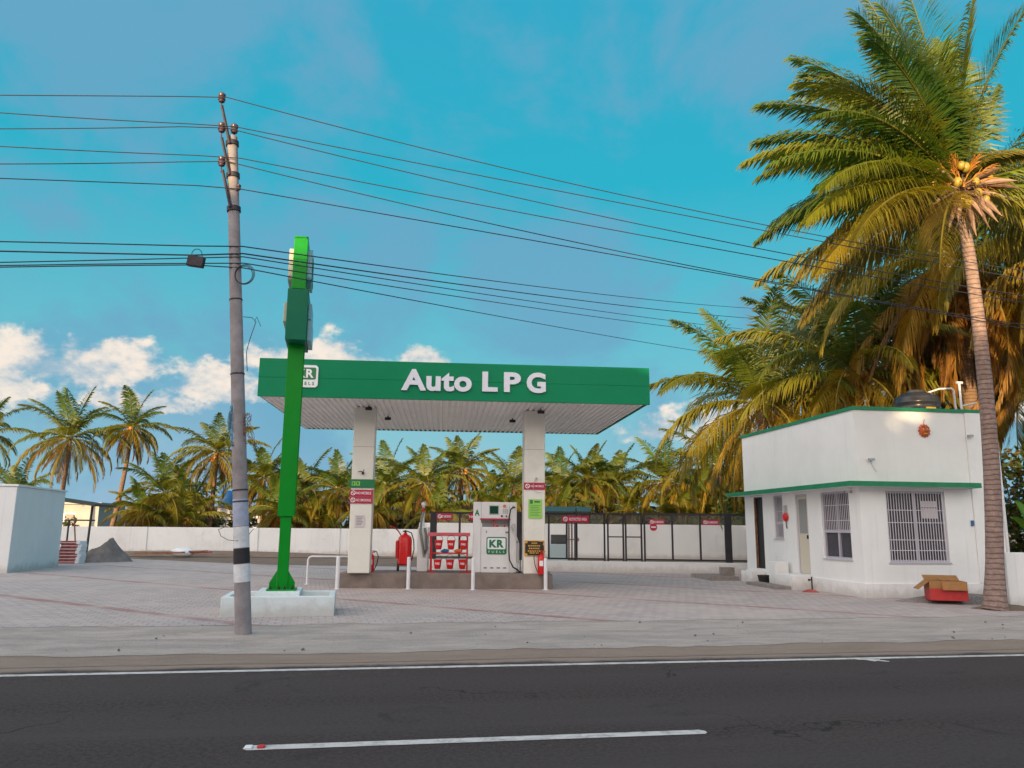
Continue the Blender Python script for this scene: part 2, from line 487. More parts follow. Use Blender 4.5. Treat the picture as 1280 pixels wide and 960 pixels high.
def mat_pavers():
    m = bpy.data.materials.new('pavers'); m.use_nodes = True
    g = NG(m.node_tree); bs = m.node_tree.nodes['Principled BSDF']
    tc = g.n('ShaderNodeTexCoord'); ob = tc.outputs['Object']
    mp = g.n('ShaderNodeMapping'); mp.inputs['Rotation'].default_value = (0, 0, R(-4.9)); g.link(ob, mp.inputs[0])
    br = g.n('ShaderNodeTexBrick')
    g.link(mp.outputs[0], br.inputs['Vector'])
    br.inputs['Scale'].default_value = 1.0
    br.inputs['Brick Width'].default_value = 0.24; br.inputs['Row Height'].default_value = 0.24
    br.inputs['Mortar Size'].default_value = 0.012; br.inputs['Mortar Smooth'].default_value = 0.3
    br.inputs['Color1'].default_value = (0.50, 0.43, 0.415, 1); br.inputs['Color2'].default_value = (0.415, 0.357, 0.345, 1)
    br.inputs['Mortar'].default_value = (0.30, 0.255, 0.245, 1)
    sep = g.n('ShaderNodeSeparateXYZ'); g.link(ob, sep.inputs[0])
    q = g.m('ADD', g.m('MULTIPLY', sep.outputs[0], 0.690), g.m('MULTIPLY', sep.outputs[1], 0.724))
    q = g.m('ADD', q, g.m('MULTIPLY', g.m('SUBTRACT', g.noise(ob, 0.35, 2), 0.5), 0.25))
    k = g.m('FRACT', g.m('DIVIDE', g.m('ADD', q, 4.17 + 42.8), 4.27))
    band = g.m('MULTIPLY', g.m('LESS_THAN', k, 0.062), g.m('MULTIPLY_ADD', g.smooth(g.noise(ob, 1.2, 4), 0.35, 0.6), 0.5, 0.5))
    redv = g.mix(g.noise(ob, 6, 4), (0.30, 0.13, 0.115, 1), (0.37, 0.20, 0.18, 1))
    c = g.mix(g.m('MULTIPLY', band, 0.85), br.outputs['Color'], redv)
    dust = g.smooth(g.noise(ob, 0.5, 7, 0.62, 0.4), 0.42, 0.68)
    c = g.mix(g.m('MULTIPLY', dust, 0.65), c, (0.52, 0.445, 0.41, 1))
    d2 = g.smooth(g.noise(ob, 9, 5, 0.7), 0.5, 0.75)
    c = g.mix(g.m('MULTIPLY', d2, 0.3), c, (0.33, 0.28, 0.27, 1))
    d3 = g.smooth(g.noise(ob, 0.28, 4, 0.5, 1.0), 0.55, 0.66)
    c = g.mix(g.m('MULTIPLY', d3, 0.3), c, (0.33, 0.325, 0.345, 1))
    g.link(c, bs.inputs['Base Color'])
    bs.inputs['Roughness'].default_value = 0.9; bs.inputs['Specular IOR Level'].default_value = 0.12
    bp = g.n('ShaderNodeBump'); bp.inputs['Strength'].default_value = 0.5; bp.inputs['Distance'].default_value = 0.01
    hgt = g.m('ADD', g.m('MULTIPLY', br.outputs['Fac'], -1.0), g.m('MULTIPLY', g.noise(ob, 40, 5, 0.7), 0.6))
    g.link(hgt, bp.inputs['Height']); g.link(bp.outputs[0], bs.inputs['Normal'])
    return m


def mat_soil(name, a, b, c3, bump=0.6, stones=0.25):
    m = bpy.data.materials.new(name); m.use_nodes = True
    g = NG(m.node_tree); bs = m.node_tree.nodes['Principled BSDF']
    tc = g.n('ShaderNodeTexCoord'); ob = tc.outputs['Object']
    mp = g.n('ShaderNodeMapping'); mp.inputs['Scale'].default_value = (0.55, 1.5, 1); mp.inputs['Rotation'].default_value = (0, 0, R(-9.4)); g.link(ob, mp.inputs[0])
    n1 = g.noise(mp.outputs[0], 1.4, 9, 0.7, 0.5); n2 = g.noise(ob, 14, 7, 0.75)
    c = g.mix(g.smooth(n1, 0.3, 0.7), a + (1,), b + (1,))
    c = g.mix(g.m('MULTIPLY', g.smooth(n2, 0.5, 0.8), 0.6), c, c3 + (1,))
    vo = g.n('ShaderNodeTexVoronoi'); vo.inputs['Scale'].default_value = 16; g.link(ob, vo.inputs['Vector'])
    st = g.m('MULTIPLY', g.m('LESS_THAN', vo.outputs['Distance'], 0.16), stones)
    c = g.mix(st, c, (0.14, 0.12, 0.11, 1))
    g.link(c, bs.inputs['Base Color'])
    bs.inputs['Roughness'].default_value = 0.95; bs.inputs['Specular IOR Level'].default_value = 0.1
    bp = g.n('ShaderNodeBump'); bp.inputs['Strength'].default_value = bump; bp.inputs['Distance'].default_value = 0.09
    g.link(g.m('ADD', n2, g.m('MULTIPLY', n1, 1.5)), bp.inputs['Height']); g.link(bp.outputs[0], bs.inputs['Normal'])
    return m


def mat_marking():
    m = bpy.data.materials.new('road_paint'); m.use_nodes = True
    g = NG(m.node_tree); bs = m.node_tree.nodes['Principled BSDF']
    tc = g.n('ShaderNodeTexCoord'); ob = tc.outputs['Object']
    w = g.m('MULTIPLY', g.smooth(g.noise(ob, 6, 9, 0.8), 0.44, 0.66), 0.8)
    c = g.mix(w, (0.60, 0.56, 0.54, 1), (0.22, 0.195, 0.185, 1))
    g.link(c, bs.inputs['Base Color']); bs.inputs['Roughness'].default_value = 0.7
    return m


def mat_leaf(name, transl=0.35):
    m = bpy.data.materials.new(name); m.use_nodes = True
    t = m.node_tree; g = NG(t); bs = t.nodes['Principled BSDF']
    at_ = g.n('ShaderNodeAttribute'); at_.attribute_name = 'tint'
    bs.inputs['Roughness'].default_value = 0.42
    bs.inputs['Specular IOR Level'].default_value = 0.4
    g.link(at_.outputs['Color'], bs.inputs['Base Color'])
    tr = g.n('ShaderNodeBsdfTranslucent')
    tcol = g.mix(1.0, at_.outputs['Color'], (1.5, 1.3, 0.5, 1), 'MULTIPLY')
    g.link(tcol, tr.inputs[0])
    ms = g.n('ShaderNodeMixShader'); ms.inputs[0].default_value = transl
    g.link(bs.outputs[0], ms.inputs[1]); g.link(tr.outputs[0], ms.inputs[2])
    g.link(ms.outputs[0], t.nodes['Material Output'].inputs['Surface'])
    return m


def mat_bark(name, a, b):
    m = bpy.data.materials.new(name); m.use_nodes = True
    t = m.node_tree; g = NG(t); bs = t.nodes['Principled BSDF']
    tc = g.n('ShaderNodeTexCoord'); ob = tc.outputs['Object']
    sep = g.n('ShaderNodeSeparateXYZ'); g.link(ob, sep.inputs[0])
    zz = g.m('ADD', sep.outputs[2], g.m('MULTIPLY', g.noise(ob, 3, 3), 0.12))
    ring = g.m('FRACT', g.m('MULTIPLY', zz, 9.0))
    ringm = g.smooth(ring, 0.0, 0.35)
    n = g.noise(ob, 7, 7, 0.7)
    c = g.mix(g.smooth(n, 0.3, 0.7), a + (1,), b + (1,))
    c = g.mix(g.m('MULTIPLY', g.m('SUBTRACT', 1.0, ringm), 0.5), c, tuple(k * 0.45 for k in a) + (1,))
    g.link(c, bs.inputs['Base Color']); bs.inputs['Roughness'].default_value = 0.9
    bp = g.n('ShaderNodeBump'); bp.inputs['Strength'].default_value = 0.6; bp.inputs['Distance'].default_value = 0.03
    g.link(g.m('ADD', ringm, g.m('MULTIPLY', n, 0.8)), bp.inputs['Height']); g.link(bp.outputs[0], bs.inputs['Normal'])
    return m


M['asphalt'] = mat_asphalt(); M['pavers'] = mat_pavers(); M['marking'] = mat_marking()
M['verge'] = mat_soil('dusty_verge', (0.42, 0.365, 0.34), (0.62, 0.54, 0.495), (0.36, 0.31, 0.285), 0.8, 0.4)
M['soil'] = mat_soil('brown_soil', (0.19, 0.145, 0.115), (0.27, 0.21, 0.17), (0.14, 0.11, 0.09), 0.7, 0.3)
M['sand'] = mat_soil('brown_sand', (0.29, 0.22, 0.18), (0.35, 0.27, 0.225), (0.20, 0.15, 0.125), 0.6, 0.25)
M['leaf'] = mat_leaf('palm_leaf'); M['bush_leaf'] = mat_leaf('bush_leaf', 0.3)
M['bark'] = mat_bark('palm_bark', (0.20, 0.135, 0.115), (0.33, 0.235, 0.205))
M['bark_far'] = mat_bark('palm_bark_far', (0.14, 0.085, 0.055), (0.24, 0.15, 0.095))
M['coconut'] = mat('coconut_husk', (0.30, 0.22, 0.03), 0.45, var=0.25, vscale=6)
M['coconut_orange'] = mat('orange_coconut_husk', (0.42, 0.17, 0.025), 0.45, var=0.25, vscale=6)
M['spathe'] = mat('dry_spathe', (0.27, 0.175, 0.125), 0.8, var=0.25, vscale=6)
M['fibre'] = mat('brown_palm_fibre', (0.13, 0.075, 0.045), 0.9, var=0.35, vscale=9)
M['flower'] = mat('orange_flower_stalk', (0.36, 0.15, 0.02), 0.7, var=0.3, vscale=8)

# ------------------------------------------------------------------ ground, road, forecourt
TH = math.atan(0.1655)                    # the road runs at this angle to the camera's x axis
ROADM = Matrix.Rotation(TH, 4, 'Z')


def uv2w(u, v, z=0.0):
    return ROADM @ Vector((u, v, z))


def sheet(name, pts, z, m, rot=True):
    me = bpy.data.meshes.new(name)
    me.from_pydata([(p[0], p[1], 0) for p in pts], [], [list(range(len(pts)))])
    me.materials.append(m); me.update()
    o = bpy.data.objects.new(name, me); col.objects.link(o)
    o.location = (0, 0, z)
    if rot: o.rotation_euler = (0, 0, TH)
    return tag(o, kind='structure')


def wob(u0, u1, v, amp, n, seed):
    rnd = random.Random(seed)
    out = []; a = 0
    for i in range(n + 1):
        a = 0.6 * a + rnd.uniform(-amp, amp)
        out.append((u0 + (u1 - u0) * i / n, v + a))
    return out


sheet('ground', [(-900, -400), (900, -400), (900, 900), (-900, 900)], -0.03, M['soil'])
sheet('road', [(-300, 2.6), (300, 2.6), (300, 10.25), (-300, 10.25)], 0.0, M['asphalt'])
near = [(-60, 9.95)] + [(60, 9.95)]
sheet('sand_strip', wob(-60, 60, 10.18, 0.035, 400, 3) + [(60, 14.9), (-60, 14.9)], 0.004, M['sand'])
sheet('dusty_verge', wob(-60, 60, 11.0, 0.10, 420, 5) + [(60, 19.0), (-60, 19.0)], 0.008, M['verge'])
pv = [(-21, 13.95)] + wob(-20, 14.0, 14.0, 0.09, 170, 8) + [(13.7, 17.0), (13.3, 31.5), (8.0, 31.3), (-4.5, 34.5), (-13.0, 41.5), (-24, 40.0)]
sheet('forecourt_paving', pv, 0.012, M['pavers'])
o = sheet('edge_line', [(-150, 9.67), (150, 9.67), (150, 9.79), (-150, 9.79)], 0.004, M['marking'])
for k, (a, b) in enumerate([(-0.95, 2.72), (-10.6, -6.9), (8.8, 12.5), (18.4, 22.1), (-20.3, -16.6)]):
    r_ = 0.035
    sheet('centre_line_dash', [(a + r_, 6.40), (b - r_, 6.40), (b, 6.44), (b, 6.49), (b - r_, 6.53), (a + r_, 6.53), (a, 6.49), (a, 6.44)], 0.004, M['marking'])
# spilled paint scrap beside the edge line on the right
rnd = random.Random(4)
sp = [(6.33 + 0.24 * cos(t) * rnd.uniform(.5, 1), 9.61 + 0.16 * sin(t) * rnd.uniform(.3, 1) - 0.1 * cos(t)) for t in [i * 2 * pi / 22 for i in range(22)]]
sheet('paint_spill', sp, 0.0045, M['marking'])
# red and white reflector studs on the dash end
for du in (0.04, 0.13):
    p = uv2w(-0.95 + du, 6.465)
    b = MB(); b.prism(rrect(0.06, 0.07, 0.015), 0.004, 0.018)
    o = b.build('road_stud', M['red'] if du > 0.1 else M['sign_white'], bevel=0.006)
    o.location = p; o.rotation_euler = (0, 0, TH)
    tag(o, 'red road stud set in the left end of the centre dash' if du > 0.1 else 'white road stud at the very left tip of the centre dash', 'road stud')

# loose stones on the verge
stone_src = None
for i in range(46):
    u = rnd.uniform(-10, 12); v = rnd.choice([rnd.uniform(11.0, 11.4), rnd.uniform(11.0, 13.9)])
    p = uv2w(u, v, 0.012)
    if stone_src is None:
        b = MB(); b.ball((0, 0, 0.3), 0.5, 9, 1, 0.8, 0.55)
        for k, q in enumerate(b.v): b.v[k] = tuple(c * rnd.uniform(.82, 1.15) for c in q)
        stone_src = b.build('stone', M['gravel'], smooth=True); o = stone_src
    else:
        o = stone_src.copy(); col.objects.link(o)
    s_ = rnd.uniform(0.02, 0.055)
    o.scale = (s_, s_, s_); o.location = p; o.rotation_euler = (0, 0, rnd.uniform(0, 6))
    tag(o, 'small grey stone lying on the dusty verge beside the road', 'stone', 'loose stones on the dusty verge')

# ------------------------------------------------------------------ boundary walls

def wall_thing(name, label, p0, p1, h, th, m, pillars=(), cap=0.0, group=None):
    p0 = Vector(p0); p1 = Vector(p1)
    L = (p1 - p0).length; a = math.atan2(p1.y - p0.y, p1.x - p0.x)
    t = thing(name, label, 'wall', p0, a, group)
    b = MB(); b.box(0, L, 0, th, -0.05, h); b.build('wall_face', m, t, bevel=0.015)
    for s in pillars:
        b = MB(); b.box(s - 0.12, s + 0.12, -0.06, -0.003, -0.05, h + 0.004); b.build('pillar', m, t, bevel=0.01)
    return t


wall_thing('boundary_wall', 'long low whitewashed boundary wall with shallow pillars behind the left forecourt', (-34, 44.2, 0), (-5.2, 45.1, 0), 1.49, 0.2, M['white_wall_old'], (2.9, 8.2, 13.4, 19.6, 24.2))
wall_thing('boundary_wall', 'taller whitewashed boundary wall behind the black mesh fence', (-5.19, 44.7, 0), (16.5, 43.6, 0), 1.86, 0.2, M['white_wall_old'], (0.2,))
wall_thing('compound_wall', 'short white compound wall right of the office behind the big palm', (10.80, 17.32, 0), (20, 17.75, 0), 1.2, 0.18, M['white_wall'])

# dirt bank at the wall's foot and forecourt heaps

def heap(name, label, cat, x, y, sx, sy, h, m, seed, rz=0.0, kind=None, n=34, rough=0.25, flat=0.0):
    rnd = random.Random(seed)
    b = MB(); N = n
    ph = [rnd.uniform(0, 6.28) for _ in range(8)]
    for i in range(N + 1):
        for j in range(N + 1):
            u = -1 + 2 * i / N; v = -1 + 2 * j / N
            d = math.sqrt(u * u + v * v)
            ang = math.atan2(v, u)
            rad = 0.82 + 0.1 * sin(2 * ang + ph[0]) + 0.07 * sin(3 * ang + ph[1])
            f = max(0.0, 1 - d / rad)
            z = (1 - (1 - f) ** 1.7) * h * 0.85
            if flat: z = min(z, h * (flat + 0.07 * sin(7 * u + ph[4]) + 0.06 * cos(6 * v + ph[5]))) * (1 + rough * sin(5 * u + ph[2]) * cos(4 * v + ph[3])) + f * rnd.uniform(-.09, .09) * h
            b.v.append((u * sx, v * sy, z - 0.01 if f > 0 else -0.02))
    for i in range(N):
        for j in range(N):
            a = i * (N + 1) + j
            b.face([a, a + N + 1, a + N + 2, a + 1])
    o = b.build(name, m, smooth=True)
    o.location = (x, y, 0.012); o.rotation_euler = (0, 0, rz)
    return tag(o, label, cat, kind=kind)


heap('sand_heap', 'grey heap of builders sand beside the lean-to post', 'sand heap', -17.85, 34.8, 1.3, 1.1, 1.05, M['sandheap'], 2, rough=0.5, flat=0.62)
heap('gravel_pile', 'low bed of grey gravel along the foot of the office front wall', 'gravel', 10.75, 18.95, 2.1, 0.85, 0.24, M['gravel'], 5, 0.1)
heap('soil_mound', 'low brown mound of soil at the foot of the big leaning palm', 'soil', 10.75, 17.35, 1.1, 0.6, 0.12, M['soil'], 6, 0.15)
heap('soil_bank', 'long low bank of brown soil below the left boundary wall', 'soil', -16.5, 42.8, 11.5, 1.2, 0.32, M['soil'], 9, 0.03, n=50)
heap('brick_rubble', 'little pile of reddish rubble beside the office side steps', 'rubble', 8.02, 21.4, 0.28, 0.2, 0.1, M['brick_red'], 11)

# ------------------------------------------------------------------ canopy
CA = math.atan(0.086)
cz = 4.84
canopy = thing('fuel_canopy', 'flat green canopy lettered Auto LPG standing on two white square columns', 'fuel canopy', (-6.40, 19.24, 0), CA)
CW, CD, FH = 10.06, 7.0, 0.98
b = MB()
b.box(0, CW, 0, 0.08, cz, cz + FH / 2 - 0.004); b.box(0, CW, 0.004, 0.08, cz + FH / 2 - 0.004, cz + FH / 2 + 0.004); b.box(0, CW, 0, 0.08, cz + FH / 2 + 0.004, cz + FH)
b.box(0, CW, CD - 0.03, CD, cz + 0.03, cz + FH)
b.box(0, 0.03, 0.081, CD - 0.031, cz + 0.03, cz + FH); b.box(CW - 0.03, CW, 0.081, CD - 0.031, cz + 0.03, cz + FH)
b.build('fascia', M['green_fascia'], canopy, bevel=0.008)
b = MB()
nr = 64
pr = []
for i in range(nr):
    x0 = 0.032 + (CW - 0.064) * i / nr; w = (CW - 0.064) / nr
    pr += [(x0, 0.0), (x0 + w * 0.45, 0.0), (x0 + w * 0.55, 0.045), (x0 + w * 0.95, 0.045)]
bb = len(b.v)
for (x, dz) in pr:
    b.v += [(x, 0.082, cz + 0.03 + dz), (x, CD - 0.032, cz + 0.03 + dz)]
for i in range(len(pr) - 1):
    b.face([bb + 2 * i, bb + 2 * i + 1, bb + 2 * i + 3, bb + 2 * i + 2])
b.build('soffit', M['soffit'], canopy)
b = MB(); b.box(0.082, CW - 0.082, 0.082, CD - 0.082, cz + FH - 0.25, cz + FH - 0.2); b.build('roof_deck', M['soffit'], canopy)


def c_loc(x, y):
    p = Vector((x + 6.40, y - 19.24, 0)); return Matrix.Rotation(-CA, 4, 'Z') @ p


CCOL = []
for (wx, wy) in ((-4.34, 21.21), (0.36, 21.58)):
    l = c_loc(wx, wy)
    x0, y0 = l.x, l.y
    CCOL.append((x0, y0))
    b = MB(); b.box(x0, x0 + 0.58, y0, y0 + 0.55, 0.41, cz + 0.04)
    o = b.build('column', M['col_white'], canopy, bevel=0.02)
    b = MB(); b.box(x0 - 0.003, x0 + 0.583, y0 - 0.003, y0 + 0.553, 3.78, 3.795); b.build('cladding_joint', M['disp_grey'], o)
    # flood lights under the soffit
for (lx, ly) in ((CCOL[0][0] + 0.42, CCOL[0][1] - 0.35), (CCOL[1][0] + 0.42, CCOL[1][1] - 0.35), (CCOL[0][0] + 0.8, CCOL[0][1] + 1.6), (CCOL[1][0] - 0.2, CCOL[1][1] + 1.6)):
    b = MB(); b.box(lx - 0.09, lx + 0.09, ly - 0.05, ly + 0.05, cz - 0.09, cz - 0.01); b.cyl((lx, ly, cz - 0.01), (lx, ly, cz + 0.035), 0.02, n=8)
    b.build('canopy_light', M['black_metal'], canopy, bevel=0.01)
# lettering: centre x of each word from the photo
text('lettering', 'Auto', 1.80, 0.56, (4.48, -0.03, cz + 0.50), M['letter'], canopy, 0.06, 0.036, 1.06)
text('lettering', 'L', 0.40, 0.52, (5.85, -0.03, cz + 0.50), M['letter'], canopy, 0.06, 0.040)
text('lettering', 'P', 0.44, 0.52, (6.43, -0.03, cz + 0.50), M['letter'], canopy, 0.06, 0.040)
text('lettering', 'G', 0.50, 0.54, (7.05, -0.03, cz + 0.50), M['letter'], canopy, 0.06, 0.040)


def logo_plate(parent, x, y, z, s, dark=True):
    """rounded KR / FUELS plate facing local -Y"""
    Mx = Matrix.Translation((x, y, z)) @ Matrix.Rotation(pi / 2, 4, 'X')
    b = MB()
    if dark:      # white plate, green field with white letters
        b.prism(rrect(s * 1.0, s * 0.92, s * 0.14), 0, 0.04, Mx); pl = b.build('logo_plate', M['sign_white'], parent)
        b = MB(); b.prism(rrect(s * 0.84, s * 0.50, s * 0.07), 0, 0.006, Matrix.Translation((x, y - 0.0405, z + s * 0.11)) @ Matrix.Rotation(pi / 2, 4, 'X')); b.build('logo_field', M['logo_green'], pl)
        text('logo_letters', 'KR', s * 0.66, s * 0.36, (x, y - 0.052, z + s * 0.11), M['sign_white'], pl, 0.008, 0.03, 1.1)
        text('logo_letters', 'FUELS', s * 0.72, s * 0.13, (x, y - 0.046, z - s * 0.30), M['logo_green'], pl, 0.008, 0.01, 1.5)
    else:
        b.prism(rrect(s * 1.0, s * 0.85, s * 0.10), 0, 0.008, Mx); pl = b.build('logo_plate', M['logo_green'], parent)
        b = MB(); b.prism(rrect(s * 0.90, s * 0.54, s * 0.06), 0, 0.004, Matrix.Translation((x, y - 0.009, z + s * 0.10)) @ Matrix.Rotation(pi / 2, 4, 'X')); b.build('logo_field', M['sign_white'], pl)
        text('logo_letters', 'KR', s * 0.72, s * 0.38, (x, y - 0.017, z + s * 0.10), M['logo_green'], pl, 0.006, 0.055, 1.2)
        text('logo_letters', 'FUELS', s * 0.78, s * 0.11, (x, y - 0.013, z - s * 0.295), M['sign_white'], pl, 0.006, 0.0, 1.9)
    return pl


logo_plate(canopy, 1.17, 0.0, cz + 0.53, 0.62)

# ------------------------------------------------------------------ totem pylon on plinth
PA = math.atan(0.205)
pl = thing('sign_plinth', 'pale white painted concrete plinth with open planter ends under the green pylon', 'plinth', (-5.20, 14.43, 0), PA)
b = MB()
W, Dp, Hh, tk = 2.0, 1.35, 0.37, 0.12
b.box(0, W, 0, tk, 0, Hh); b.box(0, W, Dp - tk, Dp, 0, Hh); b.box(0, tk, tk + .001, Dp - tk - .001, 0, Hh); b.box(W - tk, W, tk + .001, Dp - tk - .001, 0, Hh)
b.build('planter_wall', M['plinth'], pl, bevel=0.015)
b = MB(); b.box(0.58, 1.36, tk + .003, Dp - tk - .003, 0.0, 0.44); b.build('centre_pad', M['plinth'], pl, bevel=0.012)
b = MB(); b.box(tk + .004, 0.577, tk + .004, Dp - tk - .004, 0.02, 0.26); b.box(1.363, W - tk - .004, tk + .004, Dp - tk - .004, 0.02, 0.26); b.build('planter_soil', M['verge'], pl)

ty = thing('sign_pylon', 'tall green double sided sign pylon seen edge-on standing on the white plinth', 'sign pylon', (-4.32, 15.13, 0.44), R(12.5))
z0 = -0.44
b = MB()
b.box(-0.10, 0.10, 0.0, 0.02, 0, 1.45); b.box(-0.10, 0.10, 0.18, 0.20, 0, 1.45); b.box(-0.012, 0.012, 0.021, 0.179, 0, 1.45)
b.build('stub_column', M['green_post'], ty)
b = MB()
b.box(-0.155, 0.155, -0.03, 0.0, 1.38, 4.78); b.box(-0.155, 0.155, 0.32, 0.35, 1.38, 4.78); b.box(-0.135, 0.135, 0.001, 0.319, 1.38, 4.78)
b.build('post', M['green_post'], ty, bevel=0.006)
b = MB(); b.box(-0.27, 0.27, -0.16, 0.36, 0.0, 0.03)
bp_ = b.build('base_plate', M['green_post'], ty)
for sx in (-1, 1):
    b = MB(); b.prism([(sx * 0.104, 0.03), (sx * 0.235, 0.03), (sx * 0.235, 0.14), (sx * 0.104, 0.36)][::sx], -0.012, 0.012, Matrix.Translation((0, 0.03, 0)) @ Matrix.Rotation(pi / 2, 4, 'X'))
    b.build('gusset', M['green_post'], ty)
for (bx, by) in ((-0.2, -0.11), (0.2, -0.11), (-0.05, -0.12), (0.06, -0.12), (-0.2, 0.31), (0.2, 0.31)):
    b = MB(); b.cyl((bx, by, 0.0305), (bx, by, 0.055), 0.028, n=6); b.cyl((bx, by, 0.0555), (bx, by, 0.095), 0.014, n=8); b.build('anchor_bolt', M['steel_dark'], bp_)
b = MB(); b.box(-0.20, 0.20, -0.42, 0.75, 4.77, 5.80); b.build('lower_sign_box', M['green_box'], ty, bevel=0.012)
b = MB(); b.box(-0.135, 0.135, -0.42, 0.75, 5.802, 6.90); b.build('upper_sign_box', M['green_post'], ty, bevel=0.012)
for s in (-1, 1):
    xa, xb = sorted((s * 0.202, s * 0.29))
    if s > 0:
        b = MB(); b.box(xa, xb, -0.25, 0.62, 4.80, 5.22); b.build('price_panel', M['panel_shade_blue'], ty, bevel=0.01)
        b = MB(); b.box(xa, xb - 0.02, -0.25, 0.62, 5.23, 5.56); b.build('price_panel', M['panel_shade_blue'], ty, bevel=0.01)
    else:
        b = MB(); b.box(xa + 0.02, xb, -0.25, 0.62, 5.16, 5.56); b.build('price_panel', M['cream'], ty, bevel=0.01)
    xa, xb = sorted((s * 0.137, s * 0.225))
    b = MB(); b.prism(rrect(0.86, 0.70, 0.1), 0, 0.088, Matrix.Translation((xa, 0.16, 6.35)) @ Matrix.Rotation(pi / 2, 4, 'Z') @ Matrix.Rotation(pi / 2, 4, 'X'))
    lp = b.build('logo_panel', M['panel_shade_blue'] if s > 0 else M['cream'], ty)
    text('logo_letters', 'KR', 0.55, 0.3, (s * 0.232, 0.16, 6.42), M['logo_green'], lp, 0.008, 0.03, 1.1, rz=s * pi / 2)
    text('logo_letters', 'FUELS', 0.6, 0.11, (s * 0.232, 0.16, 6.12), M['logo_green'], lp, 0.008, 0.01, 1.4, rz=s * pi / 2)
b = MB(); b.tube([(0, 0.1, 6.9), (0, 0.1, 6.93), (0.0, 0.2, 6.93), (0, 0.2, 6.9)], 0.012, 6); b.build('lifting_eye', M['green_post'], ty)

# ------------------------------------------------------------------ electric pole with wires
P0 = Vector((-4.08, 12.39, 0)); PT = Vector((-4.86, 12.39, 8.22))
pdir = (PT - P0).normalized()


def pole_at(z): return P0 + (PT - P0) * (z / PT.z)
def pole_r(z): return 0.125 + (0.086 - 0.125) * z / PT.z


ep = thing('electric_pole', 'grey concrete electric pole with black painted band and top insulators', 'utility pole', P0)


def pl_(z): return pole_at(z) - P0


def pole_seg(name, za, zb, m, extra=0.0):
    b = MB(); pts = []; rr = []
    n = max(2, int((zb - za) / 0.25) + 1)
    for i in range(n + 1):
        z = za + (zb - za) * i / n; pts.append(pl_(z)); rr.append(pole_r(z) + extra)
    b.tube(pts, rr, 20); return b.build(name, m, ep, smooth=True)


pole_seg('shaft', 0.0, 8.22, M['concrete_pole'])
pole_seg('white_band', 0.78, 1.05, M['paint_white'], 0.004)
pole_seg('black_band', 1.06, 1.29, M['paint_black'], 0.004)
pole_seg('white_band', 1.30, 1.62, M['paint_white'], 0.004)
pole_seg('blue_band', 1.63, 2.05, M['paint_blue'], 0.004)
for zc in (2.18, 2.0, 4.05, 5.3):
    pole_seg('wire_tie', zc, zc + 0.02, M['steel_dark'], 0.008)


def insulator(parent, p, s=1.0, m=None):
    b = MB()
    b.lathe([(0.018 * s, -0.10 * s), (0.05 * s, -0.08 * s), (0.05 * s, -0.055 * s), (0.062 * s, -0.05 * s), (0.062 * s, -0.02 * s), (0.048 * s, 0.0), (0.062 * s, 0.02 * s), (0.062 * s, 0.06 * s), (0.035 * s, 0.085 * s)], p, 14)
    b.cyl((p[0], p[1], p[2] - 0.2 * s), (p[0], p[1], p[2] - 0.1 * s), 0.011, n=8)
    return b.build('insulator', M['insulator'], parent, smooth=True)


def P2L(px, py, Y=12.39): return at(px, py, Y) - P0


b = MB()
for (a, c) in (((280, 136), (290, 183)), ((280, 176), (290, 222)), ((281, 216), (291, 262))):
    A = P2L(*a); Cc = P2L(*c)
    b.cyl(A + Vector((0, -0.10, 0)), Cc + Vector((0, -0.11, 0)), 0.028, 0.030, 6)
b.build('insulator_bracket', M['steel_dark'], ep)
for (y_) in (180, 220, 262):
    c_ = P2L(290 + (y_ - 160) * 0.022 + 3, y_)
    zc = c_.z
    pole_seg('clamp_band', zc - 0.04, zc + 0.04, M['steel_dark'], 0.022)
for (px, py) in ((280, 126), (280, 163), (280, 205)):
    insulator(ep, tuple(P2L(px, py) + Vector((0, -0.10, 0))), 1.0)
insulator(ep, tuple(P2L(293, 161)), 1.0)
insulator(ep, tuple(P2L(300, 236) + Vector((0.0, -0.06, 0))), 0.6)
# coil of spare cable
b = MB()
cc = P2L(310, 347) + Vector((0, -0.14, 0))
for k in range(3):
    r_ = 0.14 + 0.012 * k
    pts = [cc + Vector((r_ * cos(t) + 0.01 * k - 0.02, -0.012 * k, r_ * sin(t) * 1.05)) for t in [i * 2 * pi / 28 for i in range(29)]]
    b.tube(pts, 0.006, 5)
o = b.build('cable_coil', M['wire']); o.location = P0
tag(o, 'loose coil of black cable hung on the concrete pole', 'cable coil')
# dangling wire end and small tie bar
b = MB()
b.tube([P2L(304, 396), P2L(315, 397), P2L(320, 402), P2L(312, 425), P2L(308, 440), P2L(309, 464)], 0.006, 5)
b.tube([P2L(318, 402), P2L(321, 396), P2L(326, 408)], 0.005, 5)
o = b.build('loose_wire', M['wire']); o.location = P0
tag(o, 'loose frayed wire end dangling beside the concrete pole', 'wire')
b = MB(); b.tube([P2L(286, 658) + Vector((0, -.1, 0)), P2L(273, 662), P2L(276, 670), P2L(285, 675), P2L(300, 676) + Vector((0, -.13, 0)), P2L(311, 668), P2L(317, 661)], 0.005, 5)
o = b.build('loose_wire', M['wire']); o.location = P0
tag(o, 'thin wire looped round the lower part of the concrete pole', 'wire')
